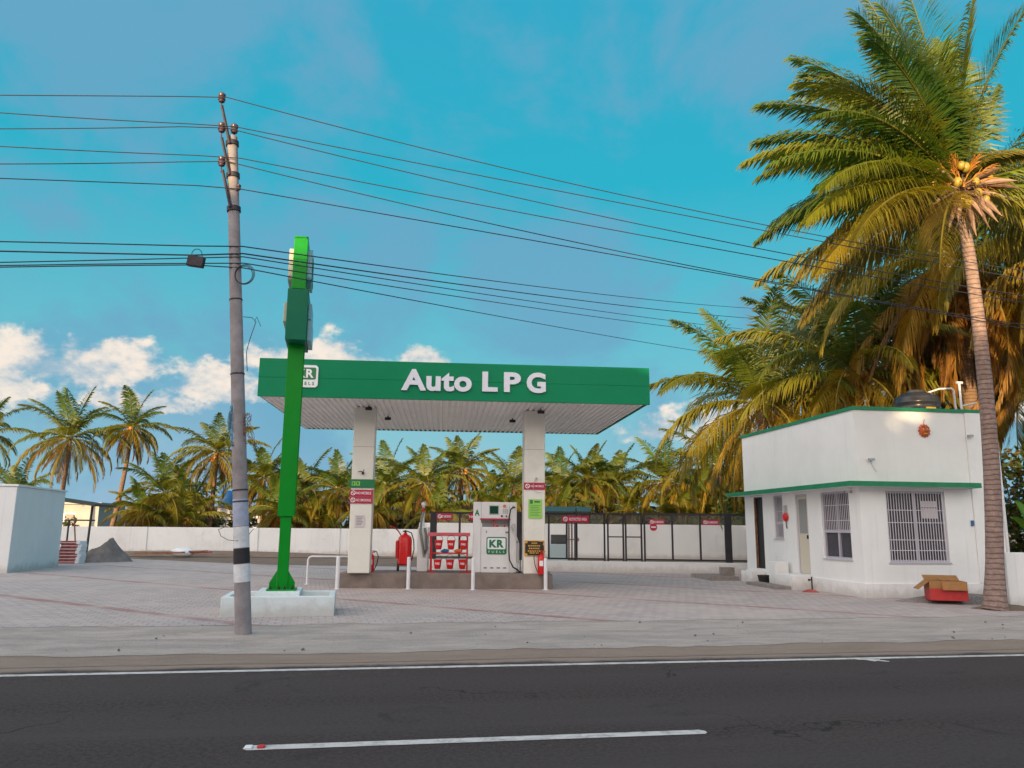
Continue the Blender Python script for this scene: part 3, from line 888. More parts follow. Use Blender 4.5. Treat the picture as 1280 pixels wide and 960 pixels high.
# tangle beside the pole and a blue rag tied to it
b = MB(); rnd = random.Random(12)
for k in range(9):
    x0 = 311 + rnd.uniform(-2, 4); y0 = 515 + rnd.uniform(0, 10)
    pts = []; xx, yy = x0, y0
    for i in range(7):
        pts.append(P2L(xx, yy) + Vector((0, -0.05 + rnd.uniform(-.06, .06), 0)))
        xx += rnd.uniform(-5, 5); yy += rnd.uniform(2, 9); xx = max(306, min(319, xx))
    b.tube(pts, 0.005, 4)
o = b.build('dry_vine', M['timber']); o.location = P0
tag(o, 'tangle of dry vine hanging on the right side of the concrete pole', 'vine')
b = MB(); n = 10
grid = []
for i in range(n + 1):
    y_ = 508 + 50 * i / n; w_ = 3 + 5.5 * sin(pi * min(1, (i + 1.5) / (n + 1.5)))
    row = []
    for j in range(6):
        q = P2L(297 - w_ * (1 - j / 5.0) - 1.5, y_) + Vector((0, -0.06 + 0.04 * sin(j * 2.1 + i * .9), 0)); row.append(len(b.v)); b.v.append(tuple(q))
    grid.append(row)
for i in range(n):
    for j in range(5): b.face([grid[i][j], grid[i][j + 1], grid[i + 1][j + 1], grid[i + 1][j]])
o = b.build('blue_rag', M['cloth_blue'], smooth=True); o.location = P0
s_ = o.modifiers.new('solid', 'SOLIDIFY'); s_.thickness = 0.02
tag(o, 'faded blue rag tied to the left side of the concrete pole', 'rag')

NV = Vector((-sin(TH), cos(TH), 0)); UV_ = Vector((cos(TH), sin(TH), 0))


def on_plane(px, py, o=P0, nrm=NV):
    r = px_ray(px, py); t = (o - Vector((0, 0, CAM_H))).dot(nrm) / r.dot(nrm)
    return Vector((0, 0, CAM_H)) + r * t


def fit_wire(pts, o, u):
    """least squares parabola z(s) in the vertical plane through o along u"""
    ss = [((p - o).dot(u), p.z) for p in pts]
    if len(ss) == 2:
        (s0, z0), (s1, z1) = ss; return lambda s: z0 + (z1 - z0) * (s - s0) / (s1 - s0)
    n = len(ss)
    A = [[sum(s ** (i + j) for s, _ in ss) for j in range(3)] for i in range(3)]
    B = [sum(z * s ** i for s, z in ss) for i in range(3)]
    mA = Matrix(A); k = mA.inverted() @ Vector(B)
    return lambda s: k[0] + k[1] * s + k[2] * s * s


def wire(label, left, right, r=0.009, smax=16.0, end=None, twist=False):
    po = on_plane(*right[0])
    lp = [on_plane(*p) for p in left]; 
    fl = fit_wire(lp, P0, UV_)
    pts = []
    sp = (lp[-1] - P0).dot(UV_); sl0 = -9.0
    for i in range(12):
        s = sl0 + (sp - sl0) * i / 12
        q = P0 + UV_ * s; pts.append(Vector((q.x, q.y, fl(s))))
    if end is None:
        rp = [on_plane(*p) for p in right]
        fr = fit_wire(rp, P0, UV_)
        s0 = (rp[0] - P0).dot(UV_)
        for i in range(25):
            s = s0 + (smax - s0) * i / 24
            q = P0 + UV_ * s; pts.append(Vector((q.x, q.y, fr(s))))
    else:
        A = on_plane(*right[0]); E = at(*end)
        d = Vector((E.x - A.x, E.y - A.y, 0)); Ld = d.length; d.normalize()
        nn = Vector((-d.y, d.x, 0))
        rp = [A] + [on_plane(p[0], p[1], A, nn) for p in right[1:]] + [E]
        fr = fit_wire(rp, A, d)
        for i in range(25):
            s = Ld * 1.25 * i / 24
            q = A + d * s; pts.append(Vector((q.x, q.y, fr(s))))
    b = MB(); b.tube(pts, r, 5)
    o = b.build('overhead_wire', M['wire'], smooth=True)
    return tag(o, label, 'wire', 'overhead wires on the concrete pole')


wire('topmost overhead wire resting on the raised top insulator', [(0, 119), (150, 120), (279, 121)], [(284, 122), (600, 201), (812, 255), (993, 286), (1280, 339)])
wire('upper overhead wire touching the insulator on the pole tip', [(0, 141), (140, 150), (291, 157)], [(294, 157), (640, 231), (993, 292), (1280, 350)])
wire('overhead wire on the second bracket insulator, flat on the left', [(0, 161), (140, 160), (279, 157)], [(284, 160), (640, 246), (972, 315), (1280, 370)])
wire('overhead wire passing just above the lowest bracket insulator', [(0, 183), (140, 190), (297, 196)], [(301, 197), (640, 266), (972, 323), (1280, 379)])
wire('overhead wire resting on the lowest bracket insulator', [(0, 205), (140, 204), (280, 201)], [(284, 202), (640, 285), (993, 358), (1280, 406)])
wire('overhead wire on the small side insulator below the brackets', [(0, 223), (140, 228), (300, 234)], [(303, 235), (600, 293), (945, 347), (1280, 412)])
wire('highest of the lower cables, running towards the right palms', [(0, 302), (140, 305), (297, 309)], [(303, 308), (600, 349)], 0.011, end=(905, 383, 33))
wire('lower cable with the metal box hanging from it', [(0, 314), (140, 317), (297, 320)], [(304, 317), (600, 359)], 0.013, end=(892, 394, 33))
wire('lower cable crossing its neighbour left of the pole', [(0, 328), (140, 325), (297, 321)], [(304, 321), (600, 367)], 0.010, end=(881, 406, 33))
wire('lower cable just above the lowest one', [(0, 332), (140, 330), (297, 329)], [(305, 329), (600, 375)], 0.010, end=(887, 414, 33))
wire('lowest cable leaving the pole beside the cable coil', [(0, 334), (140, 332), (297, 331)], [(305, 335), (600, 391)], 0.010, end=(874, 439, 33))

bx = thing('cable_box', 'small dark metal box hanging by a wire loop from a cable left of the pole', 'junction box', on_plane(245, 327))
b = MB(); b.box(-0.135, 0.135, -0.05, 0.05, -0.09, 0.09, Matrix.Rotation(R(8), 4, 'Y')); b.build('box_body', M['blue'] if False else M['steel_dark'], bx, bevel=0.012)
b = MB(); b.tube([(-0.085, 0, 0.09), (-0.075, 0, 0.17), (-0.03, 0, 0.215), (0.03, 0, 0.215), (0.08, 0, 0.17), (0.10, 0, 0.06)], 0.007, 6); b.build('hanging_loop', M['wire'], bx, smooth=True)

# ------------------------------------------------------------------ dispenser island and what stands on it
IA = CA * 0.75
isl = MB(); isl.box(0, 5.72, 0, 1.55, 0, 0.41)
o = isl.build('dispenser_island', M['island'], bevel=0.02); o.location = (-4.58, 21.42, 0); o.rotation_euler = (0, 0, IA * 0.3)
tag(o, 'raised brown concrete island carrying the dispenser and canopy columns', 'fuel island')
IZ = 0.411

# guard posts
post0 = None
for (px, py, lab) in ((421, 737, 'thin white guard post nearest the green pylon, left of the island'), (510, 737, 'thin white guard post in front of the red trolley extinguisher'),
                      (591, 738, 'thin white guard post in front of the fuel dispenser'), (682, 738, 'thin white guard post at the right end of the island')):
    r = px_ray(px, py); p = Vector((0, 0, CAM_H)) + r * (-CAM_H / r.z); p.z = 0.012; p.y -= 0.0
    if post0 is None:
        post0 = thing('guard_post', lab, 'bollard', p, 0, 'white guard posts along the island')
        b = MB(); b.cyl((0, 0, 0), (0, 0, 0.80), 0.05, n=16); b.lathe([(0.05, 0), (0.046, 0.02), (0.03, 0.035)], (0, 0, 0.80), 16); b.build('tube', M['white_metal'], post0, smooth=True)
        b = MB(); b.cyl((0, 0, 0), (0, 0, 0.012), 0.085, n=16); b.build('base_flange', M['white_metal'], post0, smooth=True)
        o = post0
    else:
        o = copy_tree(post0); o.location = p; o['label'] = lab
hp = thing('guard_rail', 'low white hooped guard rail left of the island', 'guard rail', (-5.75, 22.6, 0.012), 0.1)
b = MB(); pts = [(0, 0, 0), (0, 0, 0.68), (0.03, 0, 0.74), (0.09, 0, 0.77), (1.17, 0, 0.77), (1.23, 0, 0.74), (1.26, 0, 0.68), (1.26, 0, 0)]
b.tube(pts, 0.028, 10); b.build('hoop', M['white_metal'], hp, smooth=True)
for x in (0, 1.26):
    b = MB(); b.cyl((x, 0, 0), (x, 0, 0.012), 0.08, n=14); b.build('base_flange', M['white_metal'], hp, smooth=True)

# fuel dispenser
dp = thing('fuel_dispenser', 'white fuel dispenser cabinet with green square logo and a looped black hose', 'fuel dispenser', (-1.05, 21.95, IZ), 0.04)
b = MB(); b.box(0, 0.22, 0, 0.62, 0, 1.93); b.box(1.02, 1.22, 0.03, 0.60, 0, 1.93)
b.build('side_pillar', M['disp_white'], dp, bevel=0.02)
b = MB(); b.box(0.221, 1.019, 0.03, 0.6, 0.0, 1.24); lc = b.build('lower_cabinet', M['disp_white'], dp, bevel=0.015)
b = MB(); b.box(0.221, 1.019, 0.02, 0.6, 1.47, 1.93); uc = b.build('head_cabinet', M['disp_white'], dp, bevel=0.015)
b = MB(); b.box(0.25, 1.0, 0.3, 0.55, 1.241, 1.469); b.build('nozzle_bay', M['disp_grey'], dp)
b = MB(); b.box(0.19, 1.04, -0.012, 0.015, 1.44, 1.475); b.build('red_strip', M['red_sign'], dp)
b = MB(); b.box(0.56, 0.60, 0.12, 0.18, 1.241, 1.44); b.cyl((0.68, 0.1, 1.241), (0.68, 0.1, 1.29), 0.035, n=10); b.cyl((0.88, 0.1, 1.241), (0.88, 0.1, 1.30), 0.02, n=8); b.build('nozzle_fitting', M['red'], dp)
b = MB(); b.box(0.44, 0.72, 0.002, 0.0195, 1.58, 1.84); sc = b.build('display_bezel', M['disp_grey'], uc, bevel=0.006)
b = MB(); b.box(0.465, 0.695, -0.004, 0.0015, 1.605, 1.815); b.build('display_screen', M['screen'], sc)
b = MB(); b.cyl((0.87, 0.02, 1.82), (0.87, -0.02, 1.82), 0.042, n=14); b.build('emergency_button', M['orange'], uc, smooth=True)
b = MB()
for i in range(3):
    for j in range(3): b.box(0.82 + j * 0.055, 0.86 + j * 0.055, 0.008, 0.0195, 1.61 + i * 0.045, 1.645 + i * 0.045)
b.build('keypad', M['disp_grey'], uc)
b = MB(); b.cyl((0.80, 0.02, 1.54), (0.80, -0.005, 1.54), 0.03, n=10); b.cyl((0.93, 0.02, 1.54), (0.93, -0.005, 1.54), 0.022, n=10); b.build('lock_knob', M['black_metal'], uc, smooth=True)
logo_plate(lc, 0.66, 0.028, 0.73, 0.56, dark=False)
for i in range(4):
    b = MB(); b.box(0.31 + i * 0.18, 0.40 + i * 0.18, 0.024, 0.0295, 0.11, 0.15); b.build('vent_slot', M['ink'], lc)
b = MB(); b.box(0.36, 0.39, 0.022, 0.0295, 1.07, 1.14); b.box(0.9, 1.0, 0.022, 0.0295, 1.07, 1.12); b.build('cabinet_lock', M['ink'], lc)
text('pump_letter', 'A', 0.14, 0.17, (0.11, -0.004, 1.63), M['logo_green'], dp, 0.006, 0.03)
b = MB(); b.tube([(1.16, 0.02, 1.78), (1.12, -0.08, 1.80), (1.04, -0.10, 1.72), (1.0, -0.10, 1.5), (1.0, -0.09, 0.6), (1.02, -0.1, 0.35), (1.12, -0.1, 0.16), (1.24, -0.08, 0.09), (1.3, -0.02, 0.03)], 0.02, 8); b.build('hose', M['rubber'], dp, smooth=True)
b = MB(); b.tube([(1.13, -0.03, 1.28), (1.15, -0.07, 1.18), (1.2, -0.09, 1.0), (1.27, -0.06, 0.8), (1.26, -0.05, 0.5), (1.25, -0.03, 0.03)], 0.017, 8); b.tube([(1.13, -0.02, 1.33), (1.12, -0.05, 1.24), (1.14, -0.06, 1.14)], [0.04, 0.055, 0.03], 8); b.build('nozzle', M['disp_grey'], dp, smooth=True)
b = MB(); b.box(1.221, 1.30, 0.1, 0.4, 0.25, 0.8); b.build('meter_box', M['disp_white'], dp, bevel=0.01)
# notice cylinder pipes right of the dispenser
pp = thing('vent_pipe', 'pair of thin dark pipes rising from the island beside the right column', 'pipe', (0.27, 22.05, IZ))
for dx in (0, 0.07):
    b = MB(); b.tube([(dx, 0, 0), (dx, 0, 1.0), (dx, 0.06, 1.08)], 0.016, 8); b.build('pipe', M['black_metal'], pp, smooth=True)
b = MB(); b.box(-0.08, 0.16, -0.06, 0.08, 0, 0.02); b.build('foot', M['black_metal'], pp)

# hose stand on the left
hs_ = thing('hose_stand', 'narrow white cabinet with a hanging hose at the left end of the bucket stand', 'hose stand', (-2.62, 22.25, IZ), 0.03)
b = MB(); b.box(0, 0.30, 0, 0.5, 0, 1.22); b.build('cabinet', M['disp_white'], hs_, bevel=0.02)
b = MB(); b.cyl((0.13, 0.2, 1.221), (0.13, 0.2, 1.82), 0.035, n=10); b.ball((0.13, 0.2, 1.86), 0.07, 10); b.build('mast', M['white_metal'], hs_, smooth=True)
b = MB(); b.ball((0.13, 0.1, 1.70), 0.05, 10, 1, 1, 1.6); b.build('nozzle', M['red'], hs_, smooth=True)
b = MB(); b.tube([(0.14, 0.1, 1.66), (0.10, 0.02, 1.45), (0.08, -0.05, 1.1), (0.16, -0.06, 0.7), (0.2, -0.05, 0.42), (0.26, -0.04, 0.6), (0.24, -0.03, 1.0), (0.2, -0.02, 1.2)], 0.035, 8); b.build('hose', M['cable_grey'], hs_, smooth=True)

# red fire bucket stand
rk = thing('bucket_stand', 'red angle iron stand for fire buckets on the island', 'bucket stand', (-2.26, 21.85, IZ), 0.03)
b = MB(); W_ = 1.12
for x in (0.06, W_ - 0.06):
    for y in (0, 0.36):
        b.box(x - 0.018, x + 0.018, y - 0.018, y + 0.018, 0, 1.06)
b.box(0.0, 0.2, -0.02, 0.02, 0.0, 0.03); b.box(W_ - 0.25, W_ + 0.12, -0.02, 0.02, 0.0, 0.03)
b.build('leg_frame', M['red'], rk)
b = MB(); b.box(-0.02, W_ + 0.02, -0.03, 0.40, 1.061, 1.075); b.box(-0.02, W_ + 0.02, -0.034, -0.03, 0.98, 1.075); b.build('top_shelf', M['pink_red'], rk)
for z in (0.50,):
    b = MB(); b.box(0.081, W_ - 0.081, -0.012, 0.012, z, z + 0.03); b.box(0.081, W_ - 0.081, 0.35, 0.374, z, z + 0.03); b.build('rail', M['red'], rk)
bsrc = None
for r_, zz in enumerate((0.62, 0.10)):
    for c_, cn in enumerate(('left', 'middle', 'right')):
        lab = 'red fire bucket lettered FIRE, %s one of the %s row on the stand' % (cn, ('upper', 'lower')[r_])
        loc = rk.matrix_basis @ Vector((0.28 + 0.34 * c_ - (0.02 * r_), -0.06, zz))
        if bsrc is None:
            bsrc = thing('fire_bucket', lab, 'bucket', loc, 0.03, 'red fire buckets on the stand')
            b = MB(); b.lathe([(0.06, 0.0), (0.08, 0.015), (0.092, 0.09), (0.112, 0.24), (0.12, 0.245), (0.12, 0.255), (0.104, 0.252)], (0, 0, 0), 22); b.build('bucket_body', M['red_ext'], bsrc, smooth=True)
            b = MB(); b.tube([(0.115 * cos(t), 0.0, 0.24 + 0.15 * sin(t)) for t in [i * pi / 12 for i in range(13)]], 0.006, 6); b.build('handle', M['steel_dark'], bsrc, smooth=True)
            text('lettering', 'FIRE', 0.12, 0.055, (0, -0.104, 0.145), M['sign_white'], bsrc, 0.008, 0.01)
        else:
            o = copy_tree(bsrc); o.location = loc; o['label'] = lab
# rags on the rail
for (dx, m_, nm) in ((0.45, 'blue', 'blue'), (0.82, 'orange', 'orange')):
    b = MB(); b.ball((0, 0, 0.05), 0.1, 12, 1.2, 0.5, 0.5)
    rr_ = random.Random(dx)
    b.v = [tuple(c * rr_.uniform(.8, 1.2) for c in q) for q in b.v]
    o = b.build('cleaning_cloth', M[m_], smooth=True); o.location = rk.matrix_basis @ Vector((dx, 0.0, 0.53))
    tag(o, 'crumpled %s cloth lying on the rail of the bucket stand' % nm, 'cloth')

# trolley extinguisher
te = thing('trolley_extinguisher', 'large red wheeled trolley fire extinguisher at the left of the bucket stand', 'fire extinguisher', (-2.98, 22.35, IZ), 0.2)
b = MB(); b.lathe([(0.13, 0.16), (0.19, 0.20), (0.195, 0.3), (0.195, 0.86), (0.17, 0.95), (0.09, 1.0), (0.05, 1.02), (0.05, 1.06)], (0, 0, 0), 26)
b.build('cylinder', M['red_ext'], te, smooth=True)
b = MB(); b.tube([(-0.08, 0.16, 0.3), (-0.08, 0.18, 0.95), (-0.2, 0.16, 1.12), (-0.32, 0.12, 1.22), (-0.42, 0.1, 1.24)], 0.018, 8); b.tube([(0.08, 0.16, 0.3), (0.08, 0.18, 0.98), (0.0, 0.1, 1.1)], 0.018, 8); b.build('push_handle', M['red'], te, smooth=True)
for sx in (-0.17, 0.16):
    b = MB(); b.cyl((sx - 0.03, 0.1, 0.14), (sx + 0.03, 0.1, 0.14), 0.14, n=20); w_ = b.build('wheel', M['rubber'], te, smooth=True)
    b = MB(); b.cyl((sx - 0.035, 0.1, 0.14), (sx + 0.035, 0.1, 0.14), 0.06, n=14); b.build('hub', M['red'], w_, smooth=True)
b = MB(); b.cyl((0, 0, 1.06), (0, 0, 1.13), 0.03, n=10); b.cyl((-0.07, 0, 1.10), (0.07, 0, 1.10), 0.018, n=8); b.build('valve', M['steel_dark'], te, smooth=True)
b = MB(); b.tube([(0.06, 0, 1.10), (0.17, -0.03, 1.06), (0.24, -0.02, 0.85), (0.26, 0, 0.6), (0.22, 0, 0.4), (0.2, -0.05, 0.3)], 0.015, 8); b.build('hose', M['rubber'], te, smooth=True)
b = MB(); b.cyl((-0.215, -0.05, 0.35), (-0.215, -0.05, 0.8), 0.05, n=12); b.ball((-0.215, -0.05, 0.8), 0.05, 12); b.build('gas_cartridge', M['red'], te, smooth=True)


def extinguisher(loc, label, s=1.0, side=1):
    t = thing('fire_extinguisher', label, 'fire extinguisher', loc)
    b = MB(); b.lathe([(0.085 * s, 0.0), (0.095 * s, 0.02 * s), (0.095 * s, 0.42 * s), (0.075 * s, 0.49 * s), (0.03 * s, 0.52 * s), (0.03 * s, 0.55 * s)], (0, 0, 0), 20); c_ = b.build('cylinder', M['red_ext'], t, smooth=True)
    b = MB(); b.box(-0.05 * s, 0.05 * s, -0.103 * s, -0.08 * s, 0.22 * s, 0.36 * s); b.build('instruction_label', M['sign_white'], c_)
    b = MB(); b.box(-0.03 * s, 0.12 * s, -0.018 * s, 0.018 * s, 0.60 * s, 0.62 * s); b.box(-0.03 * s, 0.10 * s, -0.018 * s, 0.018 * s, 0.56 * s, 0.575 * s); b.build('lever', M['red'], t)
    b = MB(); b.tube([(-side * 0.03, -0.01, 0.57 * s), (-side * 0.14, -0.03, 0.60 * s), (-side * 0.20, -0.03, 0.45 * s), (-side * 0.17, -0.03, 0.25 * s), (-side * 0.10, -0.02, 0.06 * s)], 0.012, 8); b.build('hose', M['rubber'], t, smooth=True)
    return t


extinguisher((0.83, 21.47, IZ), 'small red fire extinguisher standing in front of the right canopy column', 1.0, 1)
extinguisher((-3.84, 21.92, IZ), 'small red fire extinguisher tucked against the left canopy column', 0.92, -1)

# signs on the columns

def sign(name, label, cat, cx, cy, cz_, w, h, m, rz=CA, th=0.012, group=None):
    t = thing(name, label, cat, (cx, cy, cz_), rz, group)
    b = MB(); b.box(-w / 2, w / 2, -th, 0, -h / 2, h / 2)
    o = b.build('board', m, t, bevel=0.003)
    return t


def no_symbol(t, x, z, r, y=-0.016):
    b = MB()
    pts = [(x + r * cos(a), y, z + r * sin(a)) for a in [i * 2 * pi / 16 for i in range(17)]]
    b.tube(pts, r * 0.2, 5); b.tube([(x - r * .7, y, z + r * .7), (x + r * .7, y, z - r * .7)], r * 0.18, 5)
    b.build('ban_symbol', M['sign_white'], t)


x1, y1 = -4.05, 21.215
s = sign('exit_sign', 'dark green sign with two pale pictograms high on the left column', 'sign', x1 + 0.0, y1, 2.78, 0.70, 0.23, M['logo_green'])
for dx in (-0.22, -0.10):
    b = MB(); b.box(dx - 0.05, dx + 0.05, -0.016, -0.0125, -0.055, 0.055); pcb = b.build('pictogram', M['lime'], s)
    b = MB(); b.box(dx - 0.03, dx + 0.015, -0.019, -0.0165, -0.035, 0.035); b.build('pictogram_figure', M['logo_green'], pcb)
s = sign('warning_sign', 'red NO MOBILE sign, upper of the pair on the left column', 'sign', x1 + 0.0, y1, 2.525, 0.62, 0.175, M['red_sign'])
no_symbol(s, -0.22, 0, 0.055); text('lettering', 'NO MOBILE', 0.40, 0.07, (0.06, -0.016, 0), M['sign_white'], s, 0.006, 0.01)
s = sign('warning_sign', 'red NO SMOKING sign, lower of the pair on the left column', 'sign', x1 + 0.0, y1, 2.335, 0.62, 0.175, M['red_sign'])
no_symbol(s, -0.22, 0, 0.055); text('lettering', 'NO SMOKING', 0.40, 0.07, (0.06, -0.016, 0), M['sign_white'], s, 0.006, 0.01)
s = sign('paper_notice', 'small faded paper notice on the left column below the red signs', 'notice', x1 - 0.02, y1, 1.78, 0.26, 0.32, M['paper'], th=0.004)
b = MB()
for i in range(6): b.box(-0.09, 0.09 - 0.02 * (i % 3), -0.0065, -0.0045, 0.10 - i * 0.042, 0.118 - i * 0.042)
b.build('printed_lines', M['ink'], s)
x2, y2 = 0.65, 21.585
s = sign('warning_sign', 'narrow red NO MOBILE sign near the top of the right column', 'sign', x2, y2, 2.77, 0.60, 0.19, M['red_sign'])
no_symbol(s, -0.20, 0, 0.055); text('lettering', 'NO MOBILE', 0.36, 0.055, (0.07, -0.016, 0), M['sign_white'], s, 0.006, 0.01)
s = sign('lime_poster', 'bright lime green poster on the right column above the dispenser', 'poster', x2 + 0.02, y2, 2.15, 0.38, 0.52, M['lime'], th=0.004)
b = MB(); b.box(-0.15, -0.07, -0.0065, -0.0045, 0.14, 0.24); b.box(-0.03, 0.13, -0.0065, -0.0045, 0.17, 0.215); b.build('printed_mark', M['logo_green'], s)
b = MB()
for i in range(7): b.box(-0.14, 0.14 - 0.05 * (i % 2), -0.0065, -0.0045, 0.08 - i * 0.045, 0.09 - i * 0.045)
b.build('printed_lines', M['green_box'], s)
s = sign('hazard_poster', 'yellow and black hazard poster low on the right column', 'poster', x2, y2, 1.09, 0.56, 0.42, M['yellow_sign'], th=0.005)
b = MB(); rr_ = random.Random(3); poly = []
for i in range(26):
    a = 2 * pi * i / 26
    k = 0.86 + (0.14 if i % 2 else -0.1)
    x = max(-0.26, min(0.26, 0.34 * cos(a) * k)); z = max(-0.19, min(0.19, 0.28 * sin(a) * k)); poly.append((x, z))
b.prism(poly, 0.0055, 0.0075, Matrix.Rotation(pi / 2, 4, 'X')); pn = b.build('black_patch', M['black_print'], s)
b = MB()
for i, (w_, z_) in enumerate(((0.16, 0.12), (0.34, 0.05), (0.30, -0.02), (0.36, -0.09), (0.26, -0.14))):
    for k in range(6):
        xx = -w_ / 2 + w_ * k / 6
        b.box(xx, xx + w_ / 6 * 0.7, -0.0095, -0.0078, z_, z_ + 0.035)
b.build('printed_lines', M['yellow_sign'], pn)
b = MB(); b.box(-0.03, 0.03, -0.04, 0, -0.03, 0.03); b.tube([(0, -0.02, -0.03), (-0.09, -0.02, -0.12), (-0.07, -0.02, -0.32), (0.05, -0.02, -0.40), (0.16, -0.02, -0.36)], 0.006, 5)
o = b.build('junction_box', M['disp_grey']); o.location = (x2 + 0.05, y2, 2.98); tag(o, 'small grey socket box with a loose wire on the right column', 'junction box')
b = MB(); b.box(-0.03, 0.03, -0.05, 0, -0.03, 0.03); b.tube([(0.02, -0.03, 0.02), (-0.06, -0.06, 0.05), (-0.12, -0.08, 0.03)], 0.012, 6); b.tube([(0.0, -0.03, 0.03), (0.03, -0.05, 0.1)], 0.01, 6)
o = b.build('wall_hook', M['steel_dark']); o.location = (x1 + 0.02, y1, 3.06); tag(o, 'small dark cable bracket on the left column above the green sign', 'bracket')

# ------------------------------------------------------------------ fence, gate and signs
FA = math.atan2(29.55 - 30.95, 8.95 + 3.05)
F0 = Vector((-3.05, 30.95, 0))


def f_at(px):
    """distance along the fence line for a photo column"""
    best = None
    r = px_ray(px, 690); nrm = Vector((-sin(FA), cos(FA), 0)); t = (F0 - Vector((0, 0, CAM_H))).dot(nrm) / r.dot(nrm)
    return ((Vector((0, 0, CAM_H)) + r * t) - F0).dot(Vector((cos(FA), sin(FA), 0)))


kb = MB(); kb.box(-0.35, 12.05, -0.10, 0.16, 0, 0.41)
o = kb.build('fence_kerb', M['white_wall'], bevel=0.015); o.location = F0; o.rotation_euler = (0, 0, FA)
tag(o, 'long low white concrete kerb under the black mesh fence', 'kerb')
FZ0, FZ1 = 0.46, 2.22


def chain(b, x0, x1, z0, z1, step=0.10, r=0.003):
    """crossing wires of a chain-link panel, clipped to the frame"""
    W_ = x1 - x0; H_ = z1 - z0
    n = int((W_ + H_) / step)
    for k in range(1, n):
        c = k * step
        for sgn in (0, 1):
            a = (max(0, c - H_), min(H_, c)); e = (min(W_, c), max(0, c - W_))
            ax, az = a; ex, ez = e
            if sgn: ax, ex = W_ - ax, W_ - ex
            b.tube([(x0 + ax, 0.004 * (2 * sgn - 1), z0 + az), (x0 + ex, 0.004 * (2 * sgn - 1), z0 + ez)], r, 3, caps=False)


def panel(name, label, xs, cat='fence', heavy=(), group=None, mid=None):
    t = thing(name, label, cat, F0 + Vector((cos(FA), sin(FA), 0)) * xs[0], FA, group)
    L = xs[-1] - xs[0]
    b = MB(); b.box(0, L, -0.03, 0.03, FZ1 - 0.075, FZ1); b.build('top_rail', M['black_metal'], t)
    b = MB(); b.box(0, L, -0.025, 0.025, FZ0, FZ0 + 0.06); b.build('bottom_rail', M['black_metal'], t)
    if mid: b = MB(); b.box(0.031, L - 0.031, -0.02, 0.02, mid, mid + 0.045); b.build('middle_rail', M['black_metal'], t)
    for i, x in enumerate(xs):
        hw = 0.13 if i in heavy else 0.035
        q = x - xs[0]
        q = min(max(q, hw), L - hw) if i not in heavy else q
        b = MB(); b.box(q - hw, q + hw, -0.033, 0.033, 0.413 if hw > 0.1 or i in (0, len(xs) - 1) else FZ0 + 0.061, FZ1 - 0.076 if hw < 0.1 else FZ1 + 0.01)
        b.build('post', M['black_metal'], t)
    b = MB(); chain(b, 0.04, L - 0.04, FZ0 + 0.06, FZ1 - 0.075); b.build('mesh', M['mesh_wire'], t)
    return t


panel('mesh_fence', 'black chain-link fence panel behind the red bucket stand', [f_at(541), f_at(574), f_at(610), f_at(648)], heavy=(0, 3))
panel('mesh_fence', 'black chain-link fence panel between the right column and the gate', [f_at(653), f_at(686), f_at(708.5), f_at(721), f_at(757)])
panel('mesh_gate', 'left leaf of the black mesh gate with a middle rail', [f_at(759), f_at(780.6)], 'gate', mid=1.30, group='leaves of the mesh gate')
panel('mesh_gate', 'right leaf of the black mesh gate with a middle rail', [f_at(781.4), f_at(803.4)], 'gate', mid=1.30, group='leaves of the mesh gate')
panel('mesh_fence', 'black chain-link fence panel right of the gate ending by the office', [f_at(805), f_at(841), f_at(876), f_at(911), f_at(936)], heavy=(3,))


def fence_sign(px, py, w, h, txt, label, sym=True):
    s_ = f_at(px); p = F0 + Vector((cos(FA), sin(FA), 0)) * s_ + Vector((sin(FA), -cos(FA), 0)) * 0.04
    z = at(px, py, p.y).z
    t = sign('fence_sign', label, 'sign', p.x, p.y, z, w, h, M['red_sign'], rz=FA)
    if sym: no_symbol(t, -w / 2 + h * 0.5, 0, h * 0.28)
    text('lettering', txt, w * (0.66 if sym else 0.8), h * 0.42, (w * 0.1 if sym else 0, -0.016, 0), M['sign_white'], t, 0.006, 0.012)
    return t


fence_sign(555, 645.5, 0.62, 0.24, 'NO SMOKING', 'red sign hanging on the fence above the bucket stand')
fence_sign(590, 646, 0.30, 0.26, 'NO', 'small red sign on the fence partly behind the dispenser', False)
fence_sign(719.5, 649, 1.02, 0.26, 'RESTRICTED AREA', 'long red RESTRICTED AREA sign on the fence left of the gate')
fence_sign(822, 652.5, 0.58, 0.20, 'NO SMOKING', 'red sign on the fence just right of the gate')
fence_sign(889.5, 653, 0.60, 0.20, 'NO SMOKING', 'red sign on the fence nearest the office')
p = F0 + Vector((cos(FA), sin(FA), 0)) * f_at(817.5) + Vector((sin(FA), -cos(FA), 0)) * 0.05
rs = thing('round_sign', 'round red sign with a white mark hung under a fence sign right of the gate', 'sign', (p.x, p.y, at(817, 659, p.y).z), FA)
b = MB(); b.cyl((0, -0.012, 0), (0, 0, 0), 0.14, n=24); b.build('disc', M['red_sign'], rs)
b = MB(); b.box(-0.09, 0.09, -0.016, -0.0125, -0.02, 0.025); b.build('white_bar', M['sign_white'], rs)

